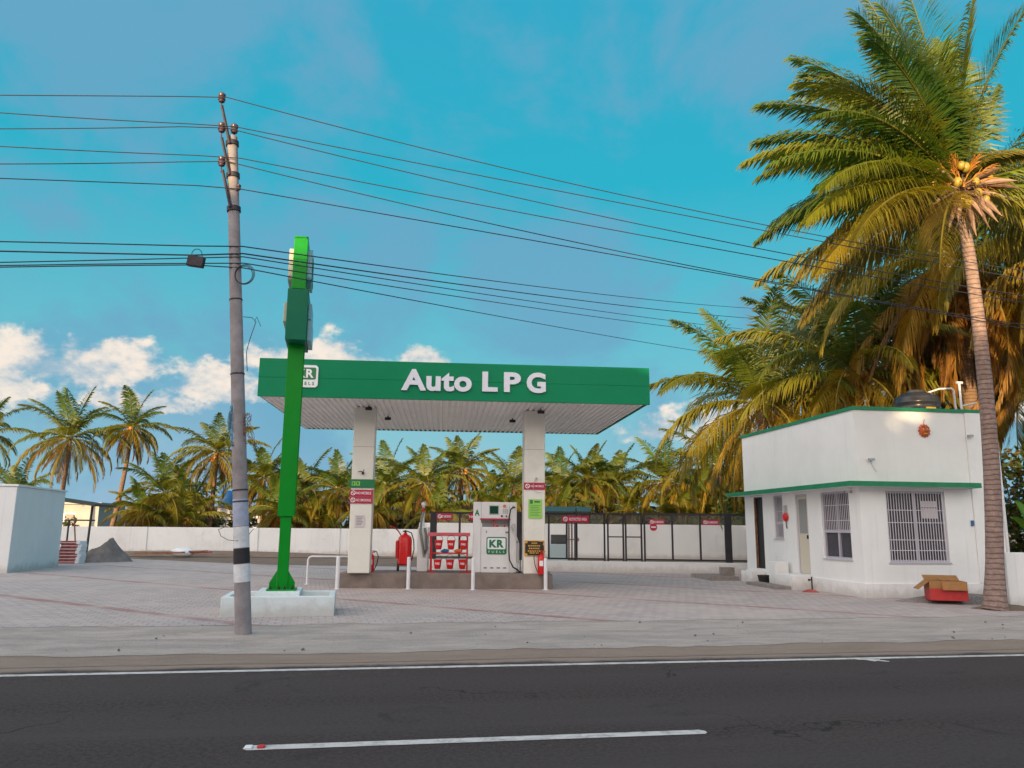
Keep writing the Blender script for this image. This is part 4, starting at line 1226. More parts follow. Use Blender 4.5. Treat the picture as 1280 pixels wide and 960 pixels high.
# equipment behind the fence
lt = thing('pump_skid', 'pale blue pump cabinet with a dark motor on top behind the fence', 'pump', (1.62, 34.4, 0.012), -0.05)
b = MB(); b.box(0, 0.85, 0, 0.8, 0.05, 0.93); b.build('cabinet', M['pale_blue'], lt, bevel=0.02)
b = MB(); b.cyl((0.12, 0.4, 1.13), (0.8, 0.4, 1.13), 0.2, n=20)
for i in range(6): b.cyl((0.2 + i * 0.1, 0.4, 1.13), (0.23 + i * 0.1, 0.4, 1.13), 0.22, n=20)
b.build('motor', M['steel_dark'], lt, smooth=True)
b = MB(); b.cyl((0.8, 0.4, 1.13), (1.35, 0.4, 1.13), 0.03, n=8); b.cyl((1.05, 0.4, 0.05), (1.05, 0.4, 1.9), 0.035, n=8); b.cyl((0.92, 0.4, 0.05), (0.92, 0.4, 1.9), 0.035, n=8); b.build('pipework', M['timber'], lt, smooth=True)
b = MB(); b.cyl((1.3, 0.38, 1.13), (1.3, 0.42, 1.13), 0.08, n=14); b.build('valve_wheel', M['red'], lt)
b = MB()
for (x, y) in ((-0.3, -0.2), (1.3, -0.2), (-0.3, 1.4), (1.3, 1.4)): b.cyl((x, y, 0), (x, y, 2.45), 0.035, n=8)
tr = thing('pump_shelter', 'small teal sheet roof on posts behind the fence by the right column', 'shelter', (1.5, 34.0, 0.012), -0.05)
b.build('post', M['steel_dark'], tr)
b = MB(); b.box(-0.6, 1.95, -0.4, 1.7, 2.45, 2.5, Matrix.Rotation(R(-5), 4, 'X')); b.box(-0.6, 1.95, -0.42, -0.402, 2.30, 2.5, Matrix.Rotation(R(-5), 4, 'X')); b.build('roof_sheet', M['teal_roof'], tr)

# ------------------------------------------------------------------ office
OB = R(7.7)
OF = thing('office_building', 'small white office with green edged sunshade and barred windows', 'office', (8.78, 19.74, 0), OB)
WU, WD, OH = 3.95, 6.75, 4.70
wt_ = 0.22
# openings (u/w spans, z spans)
front_open = [(0.71, 2.34, 0.87, 2.64)]
side_open = [(0.50, 1.86, 0.90, 2.66), (2.62, 3.31, 0.42, 2.66), (4.10, 4.68, 1.38, 2.68), (5.43, 6.06, 0.42, 2.68)]


def wall_with_holes(b, a0, a1, z0, z1, holes, f):
    """strip wall split round its openings; f(a0,a1,z0,z1) adds one block"""
    xs = sorted(holes)
    cur = a0
    for (h0, h1, k0, k1) in xs:
        f(cur, h0, z0, z1); f(h0, h1, z0, k0); f(h0, h1, k1, z1); cur = h1
    f(cur, a1, z0, z1)


b = MB()
wall_with_holes(b, 0.0, WU, 0.0, OH, front_open, lambda a, c, z, y: b.box(a, c, 0.0, wt_, z, y))
wall_with_holes(b, wt_, WD, 0.0, OH, side_open, lambda a, c, z, y: b.box(0.0, wt_, a, c, z, y))
b.box(WU - wt_, WU, wt_, WD, 0, OH); b.box(wt_, WU - wt_, WD - wt_, WD, 0, OH)
b.build('wall', M['office_wall'], OF)
b = MB(); b.box(wt_, WU - wt_, wt_, WD - wt_, 4.25, 4.35); b.box(wt_, WU - wt_, wt_, WD - wt_, 2.85, 2.95); b.box(wt_, WU - wt_, wt_, WD - wt_, 0.38, 0.41); b.build('slab', M['white_wall'], OF)
b = MB(); b.box(-0.05, WU + 0.05, -0.05, -0.003, 0, 0.36); b.box(-0.05, -0.003, -0.003, 2.55, 0, 0.36); b.box(-0.05, -0.003, 3.45, 5.3, 0, 0.36); b.box(-0.05, -0.003, 6.15, WD + 0.05, 0, 0.36); b.build('plinth_band', M['office_wall'], OF, bevel=0.008)
b = MB(); b.box(-0.04, WU + 0.04, -0.04, 0.24, OH, OH + 0.09); b.box(-0.04, 0.24, 0.24, WD + 0.04, OH, OH + 0.09); b.box(WU - 0.24, WU + 0.04, 0.24, WD + 0.04, OH, OH + 0.09); b.box(0.24, WU - 0.24, WD - 0.24, WD + 0.04, OH, OH + 0.09)
b.build('parapet_coping', M['green_trim'], OF)
# sunshade wrapping the corner
b = MB()
b.prism([(-0.47, -0.42), (3.05, -0.42), (3.05, -0.003), (-0.003, -0.003), (-0.003, 7.1), (-0.47, 7.1)], 2.735, 2.80); sh = b.build('sunshade', M['office_wall'], OF)
b = MB()
b.box(-0.49, 3.07, -0.44, -0.421, 2.725, 2.85); b.box(-0.49, -0.471, -0.42, 7.12, 2.725, 2.85); b.box(-0.47, 3.069, -0.42, -0.004, 2.802, 2.846); b.box(-0.47, -0.004, 0.0, 7.1, 2.802, 2.846); b.box(3.051, 3.07, -0.42, -0.004, 2.725, 2.80)
b.build('shade_edge', M['green_trim'], sh)
# the thickened right end of the front wall and its recess line
b = MB(); b.box(3.10, WU + 0.002, -0.045, -0.003, 0.37, OH - 0.003); b.build('wall_pilaster', M['office_wall'], OF, bevel=0.01)


def bars(b, a0, a1, z0, z1, n, hz, put):
    for i in range(1, n): put(a0 + (a1 - a0) * i / n - 0.006, a0 + (a1 - a0) * i / n + 0.006, z0, z1, 0.0)
    for z in hz: put(a0, a1, z - 0.008, z + 0.008, 0.014)


# front window: two panes with grille
def window(parent, axis, a0, a1, z0, z1, split, transom=None, nb=22, hz=(), g0=None, ge=None):
    """axis 'u': front wall; axis 'w': left wall"""
    def P(b, p0, p1, q0, q1, d0, d1):
        if axis == 'u': b.box(p0, p1, d0, d1, q0, q1)
        else: b.box(d0, d1, p0, p1, q0, q1)
    fr = MB(); w_ = 0.055
    P(fr, a0, a1, z0, z0 + w_, 0.04, 0.13); P(fr, a0, a1, z1 - w_, z1, 0.04, 0.13)
    P(fr, a0, a0 + w_, z0 + w_, z1 - w_, 0.04, 0.13); P(fr, a1 - w_, a1, z0 + w_, z1 - w_, 0.04, 0.13)
    for s_ in split: P(fr, s_ - 0.035, s_ + 0.035, z0 + w_, z1 - w_, 0.042, 0.128)
    if transom:
        e = [a0 + w_] + [k for s_ in split for k in (s_ - 0.036, s_ + 0.036)] + [a1 - w_]
        for k in range(0, len(e), 2): P(fr, e[k], e[k + 1], transom - 0.04, transom + 0.04, 0.042, 0.128)
    f = fr.build('window_frame', M['frame_lilac'], parent)
    gl = MB(); P(gl, a0 + 0.03, a1 - 0.03, z0 + 0.03, z1 - 0.03, 0.09, 0.098); gl.build('pane', M['glass_dark'], f)
    gb = MB()
    n = nb
    gz = z0 + 0.01 if g0 is None else g0; gx = a1 if ge is None else ge
    for i in range(1, n):
        x = a0 + (gx - a0) * i / n; P(gb, x - 0.007, x + 0.007, gz, z1 - 0.01, 0.012, 0.026)
    for z in hz: P(gb, a0 + 0.005, gx - 0.005, z - 0.009, z + 0.009, 0.027, 0.036)
    gb.build('grille', M['grille'], f)
    sb = MB(); P(sb, a0 - 0.03, a1 + 0.03, z0 - 0.035, z0 - 0.002, -0.03, -0.002); sb.build('sill', M['frame_lilac'], f)
    # pale curtain folds inside
    cb = MB(); k = 36; aa = a0 + 0.06; bb_ = a1 - 0.06
    base = len(cb.v)
    for i in range(k + 1):
        x = aa + (bb_ - aa) * i / k; d = 0.45 + 0.02 * sin(i * 1.3)
        for z in (z0 + 0.05, z1 - 0.05): cb.v.append((x, d, z) if axis == 'u' else (d, x, z))
    for i in range(k): cb.face([base + 2 * i, base + 2 * i + 2, base + 2 * i + 3, base + 2 * i + 1])
    cb.build('curtain', M['curtain'], f, smooth=True)
    return f


M['curtain'] = mat('mauve_curtain', (0.13, 0.095, 0.105), 0.9, var=0.45, vscale=2.5)


def glass_mat():
    m = bpy.data.materials.new('window_glass'); m.use_nodes = True
    t = m.node_tree; g = NG(t); bs = t.nodes['Principled BSDF']
    bs.inputs['Base Color'].default_value = (0.10, 0.10, 0.12, 1); bs.inputs['Roughness'].default_value = 0.22
    tp = g.n('ShaderNodeBsdfTransparent'); tp.inputs[0].default_value = (0.8, 0.8, 0.85, 1)
    ms = g.n('ShaderNodeMixShader'); ms.inputs[0].default_value = 0.55
    g.link(tp.outputs[0], ms.inputs[1]); g.link(bs.outputs[0], ms.inputs[2])
    g.link(ms.outputs[0], t.nodes['Material Output'].inputs['Surface'])
    return m


M['glass_dark'] = glass_mat()
fw = window(OF, 'u', 0.71, 2.34, 0.87, 2.64, [1.52], None, 22, (1.16, 1.42, 1.85, 2.16))
b = MB(); b.box(1.72, 2.16, 0.084, 0.0895, 2.24, 2.40); b.box(1.72, 2.16, 0.084, 0.0895, 1.96, 2.22); b.build('paper_sheet', M['paper'], fw)
window(OF, 'w', 0.50, 1.86, 0.90, 2.66, [1.14], 1.62, 16, (1.9, 2.3), g0=1.66)
window(OF, 'w', 4.10, 4.68, 1.38, 2.68, [], 1.85, 8, (2.2,))
# cream door with frosted upper pane
b = MB(); b.box(0.03, 0.09, 2.62, 2.68, 0.42, 2.66); b.box(0.03, 0.09, 3.25, 3.31, 0.42, 2.66); b.box(0.03, 0.09, 2.681, 3.249, 2.60, 2.66)
df = b.build('door_frame', M['frame_lilac'], OF)
b = MB(); b.box(0.045, 0.085, 2.685, 3.245, 0.43, 2.595); dr = b.build('door', M['door_cream'], OF)
b = MB(); b.box(0.036, 0.044, 2.75, 3.18, 1.55, 2.52); b.build('door_pane', M['frosted'], dr)
b = MB(); b.box(0.0, 0.044, 2.72, 2.74, 1.4, 1.5); b.cyl((0.0, 2.73, 1.45), (0.044, 2.73, 1.45), 0.012, n=8); b.build('door_handle', M['steel_dark'], dr)
# open dark doorway with dark door leaf
b = MB(); b.box(0.08, 0.14, 5.45, 6.04, 0.42, 2.66); dd = b.build('door', M['door_dark'], OF); dd['label'] = 'dark door at the far end of the side wall'
b = MB(); b.box(0.05, 0.079, 5.5, 5.52, 1.4, 1.52); b.build('door_handle', M['steel_dark'], dd)
b = MB(); b.box(-0.002, 0.06, 6.0, 6.057, 0.42, 2.67); b.build('door_frame', M['timber'], OF)
# steps and boxes by the side doors
st = MB(); st.box(-0.62, -0.06, 2.5, 3.55, 0.0, 0.40); o = st.build('door_step', M['office_wall'], bevel=0.01); o.location = OF.location; o.rotation_euler = OF.rotation_euler
tag(o, 'white raised step below the cream office door', 'step')
st = MB(); st.box(-0.50, -0.06, 5.35, 6.15, 0.0, 0.34); o = st.build('door_step', M['office_wall'], bevel=0.01); o.location = OF.location; o.rotation_euler = OF.rotation_euler
tag(o, 'white raised step below the dark office door', 'step')
st = MB(); st.box(-1.05, -0.62, 2.6, 4.6, 0.0, 0.10); o = st.build('ground_slab', M['slab'], bevel=0.01); o.location = OF.location; o.rotation_euler = OF.rotation_euler
tag(o, 'flat brown stone slab on the paving before the cream door step', 'slab')
st = MB(); st.box(-1.5, -0.55, 6.2, 8.0, 0.0, 0.14); o = st.build('ground_slab', M['slab'], bevel=0.01); o.location = OF.location; o.rotation_euler = OF.rotation_euler
tag(o, 'flat brown stone slab at the fence end beside the far office door', 'slab')
st = MB(); st.box(-0.85, -0.45, 6.75, 7.1, 0.141, 0.40); o = st.build('concrete_block', M['slab'], bevel=0.01); o.location = OF.location; o.rotation_euler = OF.rotation_euler
tag(o, 'squat brown concrete block on the far slab by the fence end', 'block')
mb_ = thing('meter_cabinet', 'white meter cabinet with a short pipe beside the cream office door', 'meter box', OF.matrix_basis @ Vector((-0.34, 3.72, 0.012)), OB)
b = MB(); b.box(-0.18, 0.24, 0, 0.42, 0.0, 0.70); b.build('cabinet', M['office_wall'], mb_, bevel=0.012)
b = MB(); b.cyl((-0.02, 0.2, 0.701), (-0.02, 0.2, 0.95), 0.018, n=8); b.ball((-0.02, 0.2, 0.86), 0.035, 8); b.build('pipe', M['pvc'], mb_, smooth=True)
bk = thing('black_basket', 'small black plastic tub beside the white meter cabinet', 'tub', OF.matrix_basis @ Vector((-0.40, 4.72, 0.012)), OB)
b = MB(); b.lathe([(0.13, 0), (0.15, 0.02), (0.19, 0.24), (0.205, 0.245), (0.205, 0.265), (0.175, 0.26), (0.14, 0.05)], (0, 0, 0), 18); b.build('tub_body', M['rubber'], bk, smooth=True)
b = MB(); b.tube([(-0.16, 0.0, 0.0), (-0.16, 0, 0.36)], 0.02, 8); b.tube([(-0.16, 0, 0.28), (-0.24, -0.02, 0.28)], 0.02, 8); b.ball((-0.25, -0.02, 0.28), 0.035, 8)
o = b.build('water_tap', M['steel_dark'], smooth=True); o.location = OF.matrix_basis @ Vector((0.02, 2.35, 0.012)); o.rotation_euler = (0, 0, OB)
tag(o, 'standpipe tap at the near side of the cream door step', 'tap')
# red siren bell
sr = thing('alarm_bell', 'red alarm bell with a hanging cord between the small window and cream door', 'alarm bell', OF.matrix_basis @ Vector((-0.004, 3.85, 2.02)), OB)
b = MB(); b.lathe([(0.02, 0.0), (0.12, 0.02), (0.13, 0.06), (0.09, 0.1), (0.03, 0.12)], (0, 0, 0), 18)
o = b.build('gong', M['red_ext'], sr, smooth=True); o.rotation_euler = (0, -pi / 2, 0)
b = MB(); b.box(-0.07, 0.0, -0.05, 0.05, 0.12, 0.34); b.build('switch_box', M['disp_grey'], sr)
b = MB(); b.tube([(-0.03, 0, -0.1), (-0.04, -0.02, -0.22), (-0.03, -0.03, -0.34)], 0.014, 6); b.build('cord', M['rubber'], sr)
# mask, cameras
mk = thing('ward_mask', 'small round orange demon face mask hung high on the office front', 'mask', OF.matrix_basis @ Vector((1.93, -0.003, 4.20)), OB)
b = MB(); b.ball((0, -0.03, 0), 0.145, 18, 1, 0.45, 1.08)
for i in range(12):
    a = 2 * pi * i / 12; b.ball((0.145 * cos(a), -0.02, 0.155 * sin(a)), 0.03, 6, 1, .6, 1)
mf = b.build('face', M['mask'], mk, smooth=True)
b = MB()
for sx in (-1, 1): b.ball((sx * 0.055, -0.085, 0.04), 0.028, 10, 1, .6, 1)
b.ball((0, -0.08, -0.075), 0.05, 10, 1.2, .4, .35); b.build('eyes_and_teeth', M['yellow_label'], mf, smooth=True)
b = MB()
for sx in (-1, 1): b.ball((sx * 0.055, -0.104, 0.04), 0.012, 8)
for sx in (-1, 1): b.tube([(sx * 0.02, -0.085, 0.075), (sx * 0.06, -0.085, 0.095), (sx * 0.1, -0.07, 0.08)], 0.01, 6)
b.tube([(-0.07, -0.075, -0.035), (0, -0.095, -0.045), (0.07, -0.075, -0.035)], 0.012, 6); b.build('brows', M['black_print'], mf, smooth=True)
b = MB(); b.tube([(0, -0.01, 0.15), (0.01, -0.02, 0.26), (0.04, -0.01, 0.30)], 0.006, 5); b.build('hook', M['steel_dark'], mk)


def cctv(u, w_, z, label, rz):
    t = thing('security_camera', label, 'security camera', OF.matrix_basis @ Vector((u, w_, z)), OB + rz)
    b = MB(); b.box(-0.09, 0.05, -0.13, -0.06, -0.03, 0.03, Matrix.Rotation(R(25), 4, 'Z')); b.cyl((0, 0, 0), (0, -0.08, 0.0), 0.015, n=8); b.build('camera_body', M['disp_grey'], t)
    b = MB(); b.cyl((-0.10, -0.12, 0), (-0.085, -0.13, 0), 0.02, n=10); b.build('lens', M['black_metal'], t)
    return t


c1 = cctv(0.34, -0.003, 3.42, 'grey security camera with a drooping cable on the office front above the sunshade', 0)
b = MB(); b.tube([(0.02, -0.01, -0.03), (0.06, -0.02, -0.15), (0.14, -0.02, -0.27), (0.18, -0.01, -0.30)], 0.006, 5); b.build('cable', M['disp_grey'], c1)
cctv(3.12, -0.05, 4.08, 'grey security camera high at the right end of the office front', 0)
cctv(-0.003, 0.34, 2.62, 'grey security camera under the sunshade by the office corner', -pi / 2)
# pipes on the wall
b = MB(); b.tube([(3.93, -0.07, 0.1), (3.93, -0.07, OH + 0.02), (3.93, -0.02, OH + 0.13), (3.93, 0.4, OH + 0.13)], 0.035, 10)
o = b.build('drain_pipe', M['pvc'], smooth=True); o.location = OF.location; o.rotation_euler = OF.rotation_euler
tag(o, 'white drain pipe down the right corner of the office behind the palm trunk', 'pipe')
b = MB(); b.box(-0.03, 0.03, -0.035, 0, -0.07, 0.07); b.build
o = b.build('switch_box', M['blue']); o.location = OF.matrix_basis @ Vector((3.04, -0.003, 1.85)); o.rotation_euler = (0, 0, OB)
tag(o, 'tiny blue switch box on the office front beside the palm trunk', 'switch')
# roof: tank and pipes
tkb = thing('water_tank', 'black ribbed water tank with a yellow label on the office roof', 'water tank', OF.matrix_basis @ Vector((2.62, 1.15, 4.352)), OB)
tkb.scale = (0.82, 0.82, 0.86)
b = MB(); prof = [(0.66, 0.0)]
for i in range(4):
    z = 0.05 + i * 0.26
    prof += [(0.70, z), (0.72, z + 0.03), (0.72, z + 0.08), (0.69, z + 0.11), (0.69, z + 0.2)]
prof += [(0.66, 1.08), (0.5, 1.18), (0.3, 1.22), (0.28, 1.30), (0.1, 1.32)]
b.lathe(prof, (0, 0, 0), 36); tb = b.build('tank_body', M['tank'], tkb, smooth=True)
b = MB()
for i in range(9):
    a0 = -pi / 2 + (i - 4.5) * 0.055; a1 = a0 + 0.055
    b.quad((0.724 * cos(a0), 0.724 * sin(a0), 0.56), (0.724 * cos(a1), 0.724 * sin(a1), 0.56), (0.724 * cos(a1), 0.724 * sin(a1), 0.68), (0.724 * cos(a0), 0.724 * sin(a0), 0.68))
b.build('yellow_label', M['yellow_label'], tb)
b = MB(); b.tube([(0.22, -0.2, 1.04), (0.35, -0.5, 1.10), (0.62, -0.62, 1.10), (0.68, -0.62, 1.04), (0.70, -0.62, 0.0)], 0.028, 8)
o = b.build('inlet_pipe', M['pvc'], smooth=True); o.location = OF.matrix_basis @ Vector((2.62, 1.15, 4.352)); o.rotation_euler = (0, 0, OB)
tag(o, 'white inlet pipe bent over the right side of the roof tank', 'pipe')
b = MB(); b.tube([(0, 0, 0), (0, 0, 1.25)], 0.032, 10); b.tube([(-0.09, 0, 1.25), (0.09, 0, 1.25)], 0.036, 8); b.tube([(0.03, 0, 0.62), (0.5, 0.05, 0.72)], 0.024, 8)
o = b.build('vent_pipe', M['pvc'], smooth=True); o.location = OF.matrix_basis @ Vector((3.42, 0.45, 4.352)); o.rotation_euler = (0, 0, OB)
tag(o, 'tall white T topped vent pipe on the office roof beside the palm trunk', 'pipe')

# cardboard box
cb = thing('cardboard_box', 'open brown cardboard box with red printed lower half on the gravel', 'cardboard box', (9.56, 18.22, 0.10), R(-14))
b = MB(); w_, d_, h_ = 0.78, 0.5, 0.42; th = 0.012
for (x0, x1, y0_, y1_) in ((0, w_, 0, th), (0, w_, d_ - th, d_), (0, th, th, d_ - th), (w_ - th, w_, th, d_ - th)): b.box(x0, x1, y0_, y1_, 0.262, h_)
b.box(th, w_ - th, th, d_ - th, 0.0, 0.02); b.build('box_wall', M['card'], cb)
b = MB()
for (x0, x1, y0_, y1_) in ((-.001, w_ + .001, -.001, th), (-.001, w_ + .001, d_ - th, d_ + .001), (-.001, th, th, d_ - th), (w_ - th, w_ + .001, th, d_ - th)): b.box(x0, x1, y0_, y1_, 0.0, 0.261)
b.build('red_base', M['card_red'], cb)
b = MB(); b.box(-0.30, 0, 0.02, d_ - 0.02, -0.006, 0.006, Matrix.Translation((0, 0, h_)) @ Matrix.Rotation(R(-38), 4, 'Y')); b.build('flap', M['card'], cb)
b = MB(); b.box(0.02, w_ - 0.02, 0, 0.24, -0.006, 0.006, Matrix.Translation((0, d_, h_)) @ Matrix.Rotation(R(25), 4, 'X')); b.build('flap', M['card'], cb)
b = MB(); b.box(0.25, w_ - 0.02, -0.2, 0, -0.006, 0.006, Matrix.Translation((0, -0.004, h_)) @ Matrix.Rotation(R(70), 4, 'X')); b.build('flap', M['card'], cb)
b = MB(); rr_ = random.Random(5)
for i in range(14): b.ball((rr_.uniform(.1, w_ - .1), rr_.uniform(.1, d_ - .1), 0.3 + rr_.uniform(0, .08)), rr_.uniform(.05, .09), 8)
o = b.build('coconut_scraps', M['timber'], smooth=True); o.location = cb.location; o.rotation_euler = cb.rotation_euler
tag(o, 'brown husk scraps filling the open cardboard box', 'scraps', kind=None)

# ------------------------------------------------------------------ left building, lean-to, stack, pile, far houses
LA = R(12.0)
lb = thing('side_building', 'plain flat roofed white building at the left edge of the forecourt', 'building', (-16.62, 26.35, 0), LA)
b = MB(); b.box(-7, 0, 0, 4.75, -0.02, 2.86); b.build('wall', M['white_wall'], lb, bevel=0.02)
b = MB(); b.box(-7.05, 0.05, -0.05, 4.8, 2.861, 2.93); b.build('roof_slab', M['white_wall'], lb, bevel=0.01)
b = MB(); b.box(-4.6, -3.2, -0.02, -0.003, 0.9, 2.2); wq = b.build('window', M['frame_lilac'], lb)
b = MB(); b.box(-4.52, -3.28, -0.03, -0.021, 0.98, 2.12); b.build('pane', M['glass_dark'], wq)
le = thing('lean_to', 'dark sheet lean-to roof on one thin post behind the left building', 'lean-to', (-18.72, 35.04, 0), R(8))
b = MB(); b.cyl((0, 0, 0), (0.06, 0, 2.45), 0.05, n=10); b.build('post', M['dark_roof'], le, smooth=True)
b = MB(); Mt = Matrix.Translation((0, 0, 2.50)) @ Matrix.Rotation(R(8), 4, 'Y'); b.box(-3.2, 0.5, -1.0, 1.6, -0.04, 0.04, Mt)
for i in range(15): b.box(-3.2, 0.5, -1.0 + i * 0.18, -0.96 + i * 0.18, 0.041, 0.07, Mt)
b.build('roof_sheet', M['dark_roof'], le)
b = MB(); b.box(-0.9, 0.1, -0.4, 0.4, 1.76, 1.82); b.cyl((-0.85, 0, 0), (-0.85, 0, 1.76), 0.04, n=8); b.build('shelf', M['dark_roof'], le)

src = None
for i in range(7):
    lab = ['bottom red and white carton of the stack behind the left building', 'second carton from the bottom of the red stack', 'third carton from the bottom of the red stack', 'fourth carton from the bottom of the red stack', 'fifth carton from the bottom of the red stack', 'sixth carton from the bottom of the red stack', 'topmost carton of the red and white stack behind the left building'][i]
    loc = (-18.35 + 0.02 * (i % 3), 33.3, 0.012 + i * 0.131)
    if src is None:
        src = thing('tile_carton', lab, 'carton', loc, 0.1, 'stacked tile cartons')
        b = MB(); b.box(-0.42, 0.24, -0.3, 0.3, 0, 0.128); b.build('carton_body', M['brick_red'], src, bevel=0.006)
        b = MB(); b.box(0.241, 0.40, -0.30, 0.30, 0.0, 0.126); b.build('white_end', M['sign_white'], src, bevel=0.006)
        b = MB(); b.box(-0.421, 0.239, -0.304, -0.301, 0.05, 0.08); b.build('white_stripe', M['paper'], src)
    else:
        o = copy_tree(src); o.location = loc; o['label'] = lab; o.rotation_euler = (0, 0, 0.1 + 0.05 * ((i * 7) % 3 - 1))
b = MB(); b.cyl((0, 0, 0), (-0.35, 0.1, 2.0), 0.03, n=8)
o = b.build('timber_pole', M['timber']); o.location = (-18.5, 33.9, 0.012); tag(o, 'thin brown pole leaning behind the stack of red cartons', 'pole')
rr_ = random.Random(8)
for i, (dx, dy, L_, a, m_, lab) in enumerate(((0, 0, 3.6, 4, 'timber', 'longest brown plank of the scrap pile below the left wall'), (0.5, -0.5, 2.4, -9, 'timber', 'short tilted brown plank at the front of the scrap pile'), (0.4, 0.5, 3.0, 12, 'disp_grey', 'grey pipe lying at the back of the scrap pile'), (1.6, 0.2, 2.2, 2, 'brick_red', 'reddish plank at the right of the scrap pile'))):
    b = MB(); b.box(0, L_, -0.09, 0.09, 0, 0.08) if m_ != 'disp_grey' else b.cyl((0, 0, 0.05), (L_, 0, 0.05), 0.05, n=10)
    o = b.build('scrap_plank' if m_ != 'disp_grey' else 'scrap_pipe', M[m_]); o.location = (-19.2 + dx, 40.6 + dy, 0.14); o.rotation_euler = (0, R(-2), R(a)); tag(o, lab, 'scrap', 'scrap pile below the left wall')
b = MB(); b.ball((0, 0, 0.2), 0.45, 12, 1.4, .8, .5); b.v = [tuple(c * rr_.uniform(.8, 1.15) for c in q) for q in b.v]
o = b.build('plastic_sack', M['sign_white'], smooth=True); o.location = (-16.9, 40.9, 0.02); tag(o, 'crumpled white sack at the right end of the scrap pile', 'sack')


def house(name, label, x, y, w, d, h, m, rz=0.0, roof=None, win=()):
    t = thing(name, label, 'house', (x, y, 0), rz)
    b = MB(); b.box(0, w, 0, d, 0, h); b.build('wall', m, t)
    b = MB(); b.box(-0.25, w + 0.25, -0.25, d + 0.25, h + 0.001, h + 0.14); b.build('roof', roof or m, t)
    for (a, z, ww, hh) in win:
        b = MB(); b.box(a, a + ww, -0.03, -0.003, z, z + hh); f = b.build('window', M['frame_lilac'], t)
        b = MB(); b.box(a + .06, a + ww - .06, -0.04, -0.031, z + .06, z + hh - .06); b.build('pane', M['glass_dark'], f)
    return t


house('far_house', 'white flat roofed house beyond the left wall behind the lean-to', -35.2, 58, 4.6, 5, 3.05, M['house'], 0.1, win=((2.2, 1.4, 0.8, 1.0),))
house('far_house', 'tan block house with a dark roof beyond the left wall', -33.2, 66, 5.0, 5, 2.75, M['brick_wall'], 0.0, M['dark_roof'], ((0.9, 1.3, 0.9, 0.9), (3.0, 1.2, 1.0, 1.2)))
house('far_house', 'low dark roofed house beyond the left wall near the electric pole', -28.5, 72, 9.0, 5, 3.2, M['house'], 0.0, M['dark_roof'], ((1.0, 1.4, 1, 1), (5.0, 1.4, 1, 1)))
b = MB(); b.lathe([(0.75, 0), (0.8, 0.1), (0.8, 1.1), (0.5, 1.4), (0.3, 1.45)], (0, 0, 0), 18); o = b.build('roof_tank', M['blue'], smooth=True); o.location = (-26.6, 73.5, 3.35)
tag(o, 'blue water tank on the low far roof left of the electric pole', 'water tank')


def hut(x, y, w, h, label):
    t = thing('thatched_hut', label, 'hut', (x, y, 0))
    b = MB(); b.box(-w * 0.42, w * 0.42, -w * .35, w * .35, 0, h * 0.6); b.build('wall', M['timber'], t)
    b = MB()
    n = 26; prof = [(w * 0.5, h * 0.5), (w * 0.46, h * 0.62), (w * 0.36, h * 0.82), (w * 0.2, h * 0.97), (0.02, h)]
    b.lathe(prof, (0, 0, 0), n); rr = random.Random(int(x * 10)); b.v = [(p[0] * rr.uniform(.94, 1.06), p[1] * .8, p[2] + rr.uniform(-.08, .06)) for p in b.v]
    b.build('thatch_roof', M['thatch'], t, smooth=True)
    return t


hut(-2.9, 52.5, 5.0, 3.35, 'thatched straw hut whose roof shows above the fuel dispenser')
hut(-20.4, 49.5, 2.6, 2.35, 'small straw hut just left of the electric pole beyond the wall')
hut(-12.4, 49.0, 2.4, 2.1, 'small straw hut right of the green pylon beyond the wall')

# ------------------------------------------------------------------ palms
GREEN_D = (0.042, 0.088, 0.014); GREEN = (0.092, 0.148, 0.016); YEL = (0.27, 0.205, 0.018); DRY = (0.33, 0.155, 0.034); OLIVE = (0.13, 0.115, 0.020)


def lerp(a, b, t): return tuple(a[i] + (b[i] - a[i]) * t for i in range(3))


class Leaves:
    def __init__(s): s.v = []; s.f = []; s.c = []
    def build(s, name, m, parent=None):
        me = bpy.data.meshes.new(name); me.from_pydata(s.v, [], s.f); me.materials.append(m)
        at_ = me.color_attributes.new('tint', 'FLOAT_COLOR', 'POINT')
        flat = []
        for c in s.c: flat += [c[0], c[1], c[2], 1.0]
        at_.data.foreach_set('color', flat)
        me.update()
        o = bpy.data.objects.new(name, me); col.objects.link(o)
        if parent: o.parent = parent
        return o


UP = Vector((0, 0, 1))


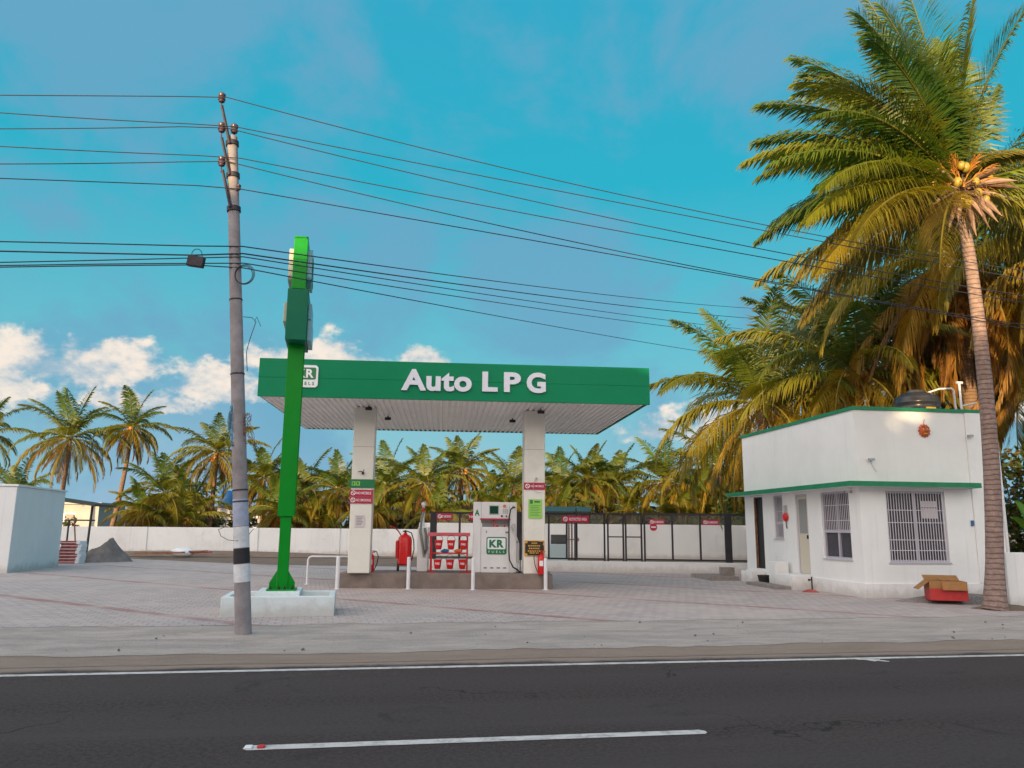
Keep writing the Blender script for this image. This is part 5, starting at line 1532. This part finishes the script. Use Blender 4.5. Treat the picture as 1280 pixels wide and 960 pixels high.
def frond(lv, base, az, el, droop, L, tint, rnd, n=60, hang=0.35, wmax=None, wind=Vector((0, 0, 0)), lw=0.03, curl=1.25, rt=0.03):
    """one feather frond: arched midrib with two rows of leaflets"""
    pts = []; p = Vector(base); N = n
    twist = rnd.uniform(-.35, .35)
    h = Vector((cos(az), sin(az), 0))
    for i in range(N + 1):
        pts.append(p.copy())
        t = i / N
        e = el - droop * t ** curl
        d = h * cos(e) + UP * sin(e) + wind * t
        d.normalize(); p = p + d * (L / N)
    wmax = wmax or L * 0.25
    side_h = Vector((-h.y, h.x, 0))
    # midrib
    b0 = len(lv.v)
    ribc = lerp(tint, (0.26, 0.22, 0.05), 0.65)
    for i in range(0, N + 1, 3):
        t = i / N; r = rt * (1 - 0.85 * t) + 0.004
        T = (pts[min(i + 1, N)] - pts[max(i - 1, 0)]).normalized()
        S = T.cross(UP).normalized() if abs(T.z) < 0.98 else side_h; U2 = S.cross(T)
        for a in (0, 2.09, 4.19): lv.v.append(tuple(pts[i] + S * r * cos(a) + U2 * r * sin(a))); lv.c.append(ribc)
    nr = N // 3
    for k in range(nr):
        for a in range(3):
            q = (a + 1) % 3
            lv.f.append((b0 + 3 * k + a, b0 + 3 * k + q, b0 + 3 * k + 3 + q, b0 + 3 * k + 3 + a))
    for i in range(int(N * 0.10), N + 1):
        t = i / N
        T = (pts[min(i + 1, N)] - pts[max(i - 1, 0)]).normalized()
        S = T.cross(UP)
        S = S.normalized() if S.length > 0.15 else side_h.copy()
        S = (S + side_h * -0.001).normalized()
        U2 = S.cross(T).normalized()
        ct, st = cos(twist), sin(twist)
        S2 = S * ct + U2 * st; U3 = U2 * ct - S * st
        prof = (min(1.0, (t - 0.06) / 0.22) ** 0.7) * (1 - 0.72 * max(0, (t - 0.35) / 0.65) ** 1.6)
        for sg in (-1, 1):
            if rnd.random() < 0.05: continue
            ll = wmax * prof * rnd.uniform(.82, 1.12)
            fw_ = 0.35 + 0.75 * t
            d = S2 * sg * (1.0 - 0.35 * t) + T * fw_ + U3 * 0.25 - UP * hang * rnd.uniform(.5, 1.5) + wind * 0.4
            d += Vector((rnd.uniform(-1, 1), rnd.uniform(-1, 1), rnd.uniform(-1, 1))) * 0.09
            d.normalize()
            d2 = (d - UP * (0.25 + hang * 1.1) * rnd.uniform(.6, 1.5) + wind * 0.3).normalized()
            w = lw * rnd.uniform(.8, 1.2)
            Wd = (T * 0.8 + U3 * 0.45).normalized() * w
            a = pts[i]; m_ = a + d * ll * 0.5; e_ = m_ + d2 * ll * 0.5
            k = len(lv.v)
            lv.v += [tuple(a - Wd * .45), tuple(a + Wd * .45), tuple(m_ + Wd), tuple(m_ - Wd), tuple(e_)]
            j = rnd.uniform(-.18, .18)
            c0 = tuple(max(.005, q * (1 + j)) for q in tint)
            c1 = lerp(c0, (0.27, 0.16, 0.035), 0.3 + 0.25 * rnd.random() * t)
            lv.c += [c0, c0, c0, c0, c1]
            lv.f.append((k, k + 1, k + 2, k + 3)); lv.f.append((k + 3, k + 2, k + 4))


def trunk_pts(base, top, bend, n=18):
    base = Vector(base); top = Vector(top); mid = (base + top) / 2 + Vector(bend)
    return [base * (1 - t) ** 2 + mid * 2 * t * (1 - t) + top * t * t for t in [i / n for i in range(n + 1)]]


def palm(label, base, crown, L=4.0, nf=22, seed=0, r0=0.2, r1=0.13, n=44, lw=0.035, bend=(0, 0, 0), bark='bark_far', nuts=0, nutm='coconut', fronds=None,
         yellow=0.4, dry=3, group=None, hang=0.4, emin=-35, wind=(0, 0, 0), rib=0.03, old=0.3):
    rnd = random.Random(seed)
    base = Vector(base); crown = Vector(crown)
    t = thing('coconut_palm', label, 'palm tree', base, 0, group)
    c = crown - base
    pts = trunk_pts((0, 0, 0), c - Vector((0, 0, 0.15)), bend)
    m_ = len(pts) - 1
    rr = [r0 * (1.35 if i == 0 else 1.12 if i == 1 else 1.0) + (r1 - r0) * i / m_ for i in range(m_ + 1)]
    b = MB(); b.tube(pts, rr, 14); b.build('trunk', M[bark], t, smooth=True)
    lv = Leaves(); wv = Vector(wind)
    if fronds is None:
        fronds = []
        for i in range(nf):
            az = i * 2.39996 + rnd.uniform(-.25, .25)
            f = (i + 0.5) / nf                      # 0 = youngest, upright; 1 = oldest, hanging
            el = R(84 - (84 - emin) * f ** 0.9 + rnd.uniform(-8, 8))
            dr = R(30 + 55 * sin(pi * min(1, f * 0.9)) + rnd.uniform(-10, 15))
            ln = L * (0.72 + 0.3 * sin(pi * (0.25 + 0.6 * f))) * rnd.uniform(.88, 1.08)
            tint = lerp(GREEN_D, GREEN, rnd.random()) if f < 0.5 else lerp(GREEN, OLIVE, rnd.random())
            tint = lerp(tint, YEL, min(1, max(0, yellow * (1.7 * f - 0.05) + rnd.uniform(-.25, .2))))
            if f > 0.6: tint = lerp(tint, DRY, min(1, max(0, old * (f - 0.5) * 2.4 + rnd.uniform(-.2, .2))))
            fronds.append((az, el, dr, ln, tint, hang * (0.6 + 0.8 * f)))
        for i in range(dry):
            fronds.append((rnd.uniform(0, 6.28), R(rnd.uniform(-70, -35)), R(rnd.uniform(15, 45)), L * rnd.uniform(.6, .85), lerp(DRY, (0.13, 0.075, 0.03), rnd.random()), 0.8))
    for (az, el, dr, ln, tint, hg) in fronds:
        frond(lv, c + Vector((cos(az), sin(az), 0)) * 0.08 + Vector((0, 0, 0.1 * sin(el))), az, el, dr, ln, tint, rnd, n, hg, None, wv, lw, 1.25, rib)
    lv.build('crown', M['leaf'], t)
    for i in range(nuts):
        a = rnd.uniform(0, 6.28); rr_ = rnd.uniform(.2, .42)
        b = MB(); s_ = rnd.uniform(.10, .14); b.ball((0, 0, 0), s_, 12, 1, 1, 1.25)
        o = b.build('coconut', M[nutm], t, smooth=True)
        o.location = c + Vector((cos(a) * rr_, sin(a) * rr_, rnd.uniform(-.5, .0)))
    return t


PI = pi
# --- the big leaning palm right of the office: fronds laid out as in the photo
A_crown = at(1199, 240, 17.06); A_base = (10.30, 17.06, 0.02)
rndA = random.Random(21)
G1, G2, Y1 = (0.045, 0.11, 0.016), (0.09, 0.165, 0.018), (0.23, 0.23, 0.018)
fa = []
def FA_(azd, eld, drd, L, tint, hang=0.35): fa.append((R(azd), R(eld), R(drd), L * 1.07, tint, hang))
FA_(172, 78, 12, 5.0, lerp(G2, Y1, .4), .15); FA_(185, 88, 15, 5.2, G2, .15); FA_(10, 86, 14, 4.9, lerp(G2, Y1, .3), .15); FA_(178, 64, 45, 4.7, G2, .3); FA_(170, 46, 60, 4.6, lerp(G1, G2, .5), .35); FA_(192, 26, 55, 4.6, G2, .45); FA_(176, 72, 80, 4.4, lerp(G2, Y1, .3), .25); FA_(210, 12, 55, 4.7, lerp(G2, Y1, .5), .5); FA_(198, -14, 38, 4.6, lerp(Y1, DRY, .3), .6)
FA_(165, 86, 22, 4.6, lerp(G2, Y1, .35), .15); FA_(200, 80, 30, 4.4, G2, .2); FA_(60, 84, 25, 4.6, lerp(G2, Y1, .15), .2); FA_(340, 80, 26, 4.3, G2, .2)
FA_(190, 62, 72, 4.5, lerp(G2, Y1, .55), .25); FA_(175, 70, 60, 4.4, G1, .3); FA_(150, 55, 70, 4.2, G1, .3); FA_(215, 66, 66, 4.2, G1, .3)
FA_(182, 34, 62, 4.9, lerp(G2, Y1, .5), .4); FA_(160, 42, 66, 4.4, G1, .35); FA_(140, 30, 60, 4.3, G1, .4); FA_(200, 48, 74, 4.1, lerp(G1, G2, .5), .4)
FA_(168, 12, 52, 4.4, G1, .45); FA_(205, 2, 46, 4.9, lerp(Y1, G2, .25), .5); FA_(216, -8, 40, 4.9, lerp(Y1, DRY, .15), .6); FA_(185, -6, 50, 4.3, OLIVE, .6)
FA_(232, -22, 36, 4.6, lerp(Y1, DRY, .4), .7); FA_(150, -18, 40, 4.2, OLIVE, .7); FA_(120, 60, 60, 4.2, G1, .3); FA_(90, 40, 60, 4.2, G1, .4); FA_(60, 20, 60, 4.2, G1, .4)
FA_(30, 50, 70, 4.2, G2, .35); FA_(5, 28, 60, 4.4, lerp(G2, Y1, .4), .45); FA_(345, 5, 55, 4.4, lerp(G2, Y1, .5), .6); FA_(330, -20, 45, 4.5, lerp(Y1, OLIVE, .4), .7); FA_(20, -10, 50, 4.2, OLIVE, .7)
FA_(350, 62, 95, 1.9, lerp(OLIVE, Y1, .4), .5); FA_(205, 74, 50, 4.5, lerp(G2, G1, .5), .25); FA_(196, 20, 60, 3.8, G1, .5); FA_(178, 52, 58, 4.8, lerp(G1, G2, .6), .3)
palmA = palm('tall coconut palm with a curved bare trunk standing in front of the office right corner', A_base, A_crown, seed=31, r0=0.185, r1=0.12, n=160, lw=0.022, bend=(0.42, 0, -0.2), bark='bark', nuts=0, fronds=fa, rib=0.045)
cA = A_crown - Vector(A_base)
for i, (dx, dz) in enumerate(((-0.10, 0.50), (0.04, 0.49), (0.52, 0.02), (-0.66, 0.05), (-0.80, 0.02), (-0.16, -0.30), (-0.26, -0.22), (0.06, -0.27), (-0.05, -0.40), (0.44, -0.30), (0.60, 0.30), (-0.40, -0.10), (0.2, 0.1), (-0.18, 0.12), (0.3, -0.12), (-0.5, 0.18))):
    b = MB(); b.ball((0, 0, 0), 0.085 + 0.015 * (i % 3), 14, 1, 1, 1.3); o = b.build('coconut', M['coconut'], palmA, smooth=True); o.location = cA + Vector((dx, -0.34 + 0.07 * (i % 4), dz))
for i in range(22):
    a = R(-215 + i * 12.5 + rndA.uniform(-8, 8)); L_ = rndA.uniform(.65, 1.3); dd_ = Vector((cos(a), rndA.uniform(-.8, -.1), sin(a) * 0.9)).normalized()
    s0 = cA + Vector((0, -0.1, -0.02)); b = MB(); q = []; dr_ = rndA.uniform(.2, .5)
    for k in range(8):
        t = k / 7; q.append(s0 + dd_ * (0.12 + L_ * t) + Vector((rndA.uniform(-.012, .012), 0, -dr_ * t * t)))
    w_ = rndA.uniform(.7, 1.15)
    b.tube(q, [0.02 * w_, 0.024 * w_, 0.03 * w_, 0.055 * w_, 0.066 * w_, 0.055 * w_, 0.03 * w_, 0.005], 7)
    b.build('dry_spathe', M['spathe' if i % 3 else 'fibre'], palmA, smooth=True)
for i in range(9):
    a = R([150, 128, 66, 35, 10, 172, 110, 188, -8][i]); s0 = cA + Vector((0, -0.12, 0.08)); dd_ = Vector((cos(a), -0.3, sin(a))).normalized(); b = MB()
    for k in range(34):
        e_ = (dd_ + Vector((rndA.uniform(-.45, .45), rndA.uniform(-.35, .35), rndA.uniform(-.55, .25)))).normalized(); st_ = s0 + dd_ * rndA.uniform(.25, .62)
        b.tube([st_, st_ + e_ * 0.16, st_ + e_ * 0.32 - UP * 0.07], [0.008, 0.011, 0.004], 4)
    b.tube([s0, s0 + dd_ * 0.65], 0.016, 6)
    b.build('flower_stalk', M['flower'], palmA, smooth=True)
b = MB()
for k in range(260):
    d_ = Vector((rndA.gauss(0, 1), rndA.gauss(0, .7), rndA.gauss(-.1, .8))).normalized(); st_ = cA + d_ * rndA.uniform(.05, .25)
    b.tube([st_, st_ + d_ * rndA.uniform(.15, .4) + Vector((0, 0, -.1)), st_ + d_ * rndA.uniform(.3, .6) + Vector((0, 0, -.35))], [0.012, 0.010, 0.003], 4)
b.build('crown_fibre', M['fibre'], palmA, smooth=True)

# --- other tall palms on the right
palm('tall palm with a shaggy yellow brown crown and straight trunk behind the office', (15.75, 26, 0), at(1190, 322, 26), 6.3, 46, 41, 0.26, 0.21, 110, 0.030, nuts=6, yellow=0.7, dry=24, hang=0.8, emin=-65, rib=0.045, wind=(-0.22, -0.05, 0), old=1.0)
palm('palm with bunches of orange coconuts directly behind the office roof', (12.4, 28, 0), at(1072, 468, 28), 4.9, 34, 52, 0.2, 0.14, 96, 0.030, nuts=22, nutm='coconut_orange', yellow=0.6, dry=5, hang=0.6, emin=-50, rib=0.04)
palm('spreading palm with long drooping fronds left of the office roof', (9.9, 31, 0), at(952, 505, 31), 5.5, 34, 63, 0.22, 0.15, 96, 0.032, nuts=5, yellow=0.5, dry=4, hang=0.5, emin=-45, rib=0.04)
palm('palm crown cut by the right picture edge above the compound wall', (17.2, 22.5, 0), at(1330, 300, 22.5), 5.2, 34, 74, 0.22, 0.15, 100, 0.030, yellow=0.65, dry=8, hang=0.7, emin=-60, rib=0.04)
palm('lower palm behind the compound wall at the right edge', (19.5, 28, 0), at(1290, 470, 28), 5.2, 32, 85, 0.2, 0.15, 90, 0.031, yellow=0.45, dry=7, hang=0.55, emin=-50, rib=0.04)
palm('shaded middle palm between the shaggy palm and the roof tank', (14.6, 32, 0), at(1150, 430, 32), 5.6, 34, 96, 0.2, 0.15, 80, 0.036, yellow=0.3, dry=8, hang=0.6, emin=-55)
palm('low palm peering over the back wall left of the office', (13.2, 47.5, 0), at(900, 585, 47.5), 4.6, 24, 97, 0.2, 0.15, 64, 0.034, yellow=0.5, dry=5, hang=0.5)

palm('dark palm filling the gap between the roof tank and the right edge', (19.5, 36, 0), at(1235, 400, 36), 5.6, 32, 98, 0.2, 0.15, 76, 0.037, yellow=0.35, dry=12, hang=0.65, emin=-60)
palm('dark palm behind the orange coconut palm', (13.0, 38, 0), at(1020, 450, 38), 5.4, 30, 99, 0.2, 0.15, 70, 0.037, yellow=0.3, dry=8, hang=0.6, emin=-55)
# --- the grove behind the back wall, left to right
grove = [
    (-22, 545, 50, 3.4, 'palm mostly cut by the left picture edge above the white building', 0.3),
    (88, 548, 50, 3.6, 'tall palm above the lean-to behind the white far house', 0.45),
    (165, 535, 51, 3.5, 'tall palm with a slanting bare trunk rising beside the tan block house', 0.35),
    (207, 618, 48, 3.0, 'squat bushy palm between the slanting palm and the electric pole', 0.3),
    (272, 566, 49, 3.3, 'palm with a golden crown just left of the electric pole', 0.55),
    (330, 598, 49, 3.3, 'upright palm between the electric pole and the green pylon', 0.4),
    (378, 618, 49, 3.0, 'low palm directly behind the green pylon', 0.5),
    (424, 612, 48, 2.9, 'palm just left of the left canopy column', 0.45),
    (484, 606, 49, 3.1, 'dark palm just right of the left canopy column', 0.3),
    (530, 604, 48, 2.9, 'yellowish palm above the trolley extinguisher', 0.65),
    (577, 588, 50, 3.2, 'tall palm with a slim trunk above the fire buckets', 0.7),
    (643, 608, 49, 3.1, 'palm just left of the right canopy column', 0.45),
    (702, 612, 48, 2.8, 'palm just right of the right canopy column', 0.4),
    (735, 600, 49, 3.2, 'palm above the RESTRICTED AREA sign', 0.5),
    (768, 608, 50, 2.9, 'narrow palm above the mesh gate', 0.45),
    (830, 602, 48, 3.6, 'wide palm right of the gate with long arching fronds', 0.5),
    (872, 622, 47.5, 3.0, 'bright yellow green palm nearest the office over the back wall', 0.7),
]
for i, (px, py, Y, L, lab, yl) in enumerate(grove):
    cpt = at(px, py, Y)
    bx_ = cpt.x + random.Random(i).uniform(-.4, .4)
    if i == 2: bx_ = at(147, 655, Y).x - 0.6
    if i == 1: bx_ = at(76, 640, Y).x - 0.2
    palm(lab, (bx_, Y, 0), cpt, L * (1.0 + 0.12 * sin(i * 2.3)), 24 + (i * 5) % 9, 200 + i, 0.17, 0.12, 66, 0.031, bend=(0.3 if i == 2 else 0, 0, 0), nuts=5 if i in (2, 4, 10) else 0, nutm='coconut_orange', yellow=yl * 0.75, dry=3, hang=0.45, old=0.22, emin=-48, group='palms of the grove behind the wall')
second = [(240, 632, 62), (300, 622, 64), (352, 632, 60), (402, 630, 62), (455, 632, 63), (508, 630, 60), (555, 632, 64), (608, 634, 60), (672, 632, 62), (715, 634, 60), (752, 630, 63), (795, 634, 62), (850, 630, 60), (20, 620, 64), (915, 615, 58)]
for i, (px, py, Y) in enumerate(second):
    if i in (1, 3, 6, 9, 11): continue
    cpt = at(px, py, Y)
    palm('low distant palm of the second row, ' + ['left of the electric pole', 'right behind the electric pole', 'left of the green pylon', 'between pylon and left column', 'hidden behind the left column', 'right of the left column', 'left above the bucket stand', 'above the fuel dispenser', 'behind the right column', 'just beyond the right column', 'above the fence panel left of the gate', 'above the right gate leaf', 'above the fence right of the gate', 'above the left white building', 'beside the office far corner'][i],
         (cpt.x, Y, 0), cpt, 3.8, 24, 300 + i, 0.17, 0.12, 52, 0.044, yellow=0.3, dry=6, hang=0.55, emin=-55, group='palms of the grove behind the wall')

young = [(180, 'left of the slanting palm trunk'), (232, 'between the slanting trunk and the electric pole'), (318, 'just right of the electric pole'), (350, 'just left of the green pylon'), (398, 'right of the green pylon'), (440, 'behind the left canopy column'), (470, 'right of the left canopy column'), (505, 'above the trolley extinguisher'), (548, 'above the hose stand'), (628, 'just right of the fuel dispenser'), (700, 'right of the right canopy column'), (748, 'behind the mesh gate left leaf'), (790, 'behind the mesh gate right leaf'), (848, 'above the fence sign right of the gate'), (886, 'above the fence sign nearest the office')]
for i, (px, w) in enumerate(young):
    if i in (2, 5, 7, 11): continue
    Y = 47.0 + (i * 7 % 5) * 0.4
    c = at(px, 640 + (i * 5 % 3) * 5, Y)
    palm('bushy young palm over the wall, ' + w, (c.x, Y, 0), c, 2.7, 24, 500 + i, 0.2, 0.17, 56, 0.034, yellow=0.3 + 0.12 * (i % 3), dry=7, hang=0.6, emin=-40, group='palms of the grove behind the wall')

# --- undergrowth and bushes made of leaf-sized faces

def leaf_cloud(lv, c, rx, ry, rz, n, size, tints, rnd, shell=0.55):
    for _ in range(n):
        d = Vector((rnd.gauss(0, 1), rnd.gauss(0, 1), rnd.gauss(0, 1))).normalized()
        k = shell + (1 - shell) * rnd.random() ** 0.6
        k *= 0.85 + 0.25 * sin(d.x * 5 + c[0]) * cos(d.z * 6 + c[1])
        p = Vector(c) + Vector((d.x * rx, d.y * ry, d.z * rz)) * k
        a = Vector((rnd.gauss(0, 1), rnd.gauss(0, 1), rnd.gauss(0, .6))).normalized(); b_ = a.cross(Vector((rnd.gauss(0, 1), rnd.gauss(0, 1), rnd.gauss(0, 1)))).normalized()
        s_ = size * rnd.uniform(.6, 1.4); i = len(lv.v)
        lv.v += [tuple(p - a * s_), tuple(p + b_ * s_ * .45), tuple(p + a * s_), tuple(p - b_ * s_ * .45)]
        cc_ = rnd.choice(tints); j = rnd.uniform(.75, 1.25); cc_ = tuple(q * j for q in cc_)
        lv.c += [cc_] * 4; lv.f.append((i, i + 1, i + 2, i + 3))


def bush(name, label, cat, blobs, n, size, tints, seed, trunk=True, group=None):
    rnd = random.Random(seed)
    o0 = Vector(blobs[0][:3])
    t = thing(name, label, cat, (o0.x, o0.y, 0), 0, group)
    lv = Leaves(); tb = MB()
    for (x, y, z, rx, ry, rz) in blobs:
        leaf_cloud(lv, (x - o0.x, y - o0.y, z), rx, ry, rz, n, size, tints, rnd)
        for _ in range(3): tb.tube([(rnd.uniform(-.15, .15), rnd.uniform(-.15, .15), 0), (0.5 * (x - o0.x), 0.5 * (y - o0.y), z * 0.5), (x - o0.x + rnd.uniform(-.4, .4) * rx, y - o0.y, z + rnd.uniform(-.2, .5) * rz)], [0.07, 0.05, 0.015], 6)
    lv.build('foliage', M['bush_leaf'], t); tb.build('stem', M['bark_far'], t, smooth=True)
    return t


BG = [(0.035, 0.07, 0.012), (0.06, 0.10, 0.016), (0.09, 0.12, 0.02)]
BD = [(0.14, 0.085, 0.025), (0.10, 0.08, 0.02), (0.07, 0.075, 0.018), (0.05, 0.045, 0.015)]
q = at(912, 632, 46); bush('leafy_bush', 'dense green leafy bush between the fence end and the office', 'bush', [(q.x, 46, 2.2, 1.4, 1.2, 1.5), (q.x + 1.6, 46.6, 2.8, 1.6, 1.2, 1.7), (q.x + 0.4, 46.2, 3.4, 1.2, 1.0, 1.2)], 1500, 0.12, BG, 5)
q = at(1270, 590, 24); bush('leafy_bush', 'dark leafy bush behind the compound wall at the right edge', 'bush', [(q.x, 23.5, 1.5, 1.3, 1.0, 1.4), (q.x + 1.8, 23.5, 2.0, 1.4, 1.0, 1.8), (q.x + 0.4, 25.5, 3.0, 1.6, 1.2, 1.6)], 1500, 0.11, BG + BD, 6)
under = Leaves(); rndU = random.Random(9)
for i in range(64):
    x = -30 + i * 0.78 + rndU.uniform(-.4, .4); y = 50 + rndU.uniform(0, 9)
    if -30 < x < -25: continue
    leaf_cloud(under, (x, y, rndU.uniform(.9, 2.3)), 1.1, 0.9, rndU.uniform(.8, 1.4), 300, 0.16, BD + BG[:1], rndU, 0.3)
o = under.build('undergrowth', M['bush_leaf']); tag(o, 'dry brown and green undergrowth filling the grove behind the boundary wall', 'undergrowth', kind='stuff')
under = Leaves()
for i in range(26):
    x = 14.5 + rndU.uniform(-1, 12); y = 30 + rndU.uniform(0, 12)
    leaf_cloud(under, (x, y, rndU.uniform(.6, 2.6)), 1.2, 1.0, rndU.uniform(.9, 1.6), 300, 0.15, BD + BG, rndU, 0.3)
o = under.build('undergrowth', M['bush_leaf']); tag(o, 'dark undergrowth under the palms behind the office', 'undergrowth', kind='stuff')
# banana plant with one broad upright leaf
bn = thing('banana_plant', 'banana plant with broad bright green leaves behind the compound wall', 'banana plant', at(1287, 600, 22.5) * 1.0, 0)
bn.location.z = 0
lv = Leaves()
for (az, el, L, w_) in ((100, 80, 1.4, 0.19), (200, 55, 1.2, 0.17), (20, 60, 1.8, 0.24), (300, 50, 1.6, 0.24), (250, 70, 1.9, 0.24)):
    a = R(az); hh = Vector((cos(a), sin(a), 0)); sd = Vector((-sin(a), cos(a), 0)); p = Vector((0, 0, 1.3)); k0 = len(lv.v); NN = 14
    for i in range(NN + 1):
        t = i / NN; e = R(el) - 1.0 * t * t; ww = w_ * (sin(pi * min(1, t * 0.94 + 0.04)) ** 0.6)
        for s_ in (-1, 0, 1): lv.v.append(tuple(p + sd * ww * s_ + UP * (0.06 * abs(s_)))); lv.c.append((0.09, 0.26, 0.02) if s_ else (0.16, 0.30, 0.05))
        p = p + (hh * cos(e) + UP * sin(e)) * (L / NN)
    for i in range(NN):
        for s_ in (0, 1): lv.f.append((k0 + 3 * i + s_, k0 + 3 * i + s_ + 1, k0 + 3 * i + 4 + s_, k0 + 3 * i + 3 + s_))
lv.build('leaves', M['bush_leaf'], bn)
b = MB(); b.tube([(0, 0, 0), (0, 0, 1.4)], [0.11, 0.08], 10); b.build('stem', M['bark_far'], bn, smooth=True)

# ------------------------------------------------------------------ across the road, behind the camera: roadside trees, and an unseen block added to throw the evening shade
sb = thing('shade_block', 'long unseen building block added behind the viewer to throw shade', 'building', (-62, -24, 0), 0.0)
b = MB(); b.box(0, 49, -8, 0, 0, 12.3); b.box(49.01, 84, -8, 0, 0, 10.6); b.build('wall', M['house'], sb)  # added block, its two heights set where the shade ends
b = MB(); b.box(-0.3, 49.3, -8.3, 0.3, 12.301, 12.5); b.box(49.31, 84.3, -8.3, 0.3, 10.601, 10.8); b.build('roof', M['slab'], sb)
for i in range(14):
    b = MB(); b.box(2 + i * 5.9, 4.4 + i * 5.9, 0.003, 0.05, 5.0, 6.8); f = b.build('window', M['frame_lilac'], sb)
    b = MB(); b.box(2.1 + i * 5.9, 4.3 + i * 5.9, 0.051, 0.06, 5.1, 6.7); b.build('pane', M['screen'], f)
tsrc = None
for i in range(13):
    x = -52 + i * 5.6; y = -21.5 + (i % 3); s_ = (1.0, .93, 1.06, .96)[i % 4]
    lab = 'broad dark roadside tree across the road behind the viewer'
    if tsrc is None:
        tsrc = thing('roadside_tree', lab, 'tree', (x, y, 0), 0, 'roadside trees behind the viewer')
        lv = Leaves(); rT = random.Random(77)
        for k in range(9): leaf_cloud(lv, (rT.uniform(-2.6, 2.6), rT.uniform(-1.5, 1.5), 10.2 + rT.uniform(-1.5, 1.2)), 1.9, 1.6, 1.3, 800, 0.24, BG, rT, 0.25)
        lv.build('crown', M['bush_leaf'], tsrc)
        b = MB(); b.tube([(0, 0, 0), (0.1, 0, 3), (0, 0, 10)], [0.35, 0.26, 0.1], 10); b.build('trunk', M['bark_far'], tsrc, smooth=True)
        o = tsrc
    else:
        o = copy_tree(tsrc); o.location = (x, y, 0)
    o.scale = (s_, s_, s_); o.rotation_euler = (0, 0, i * 1.3)
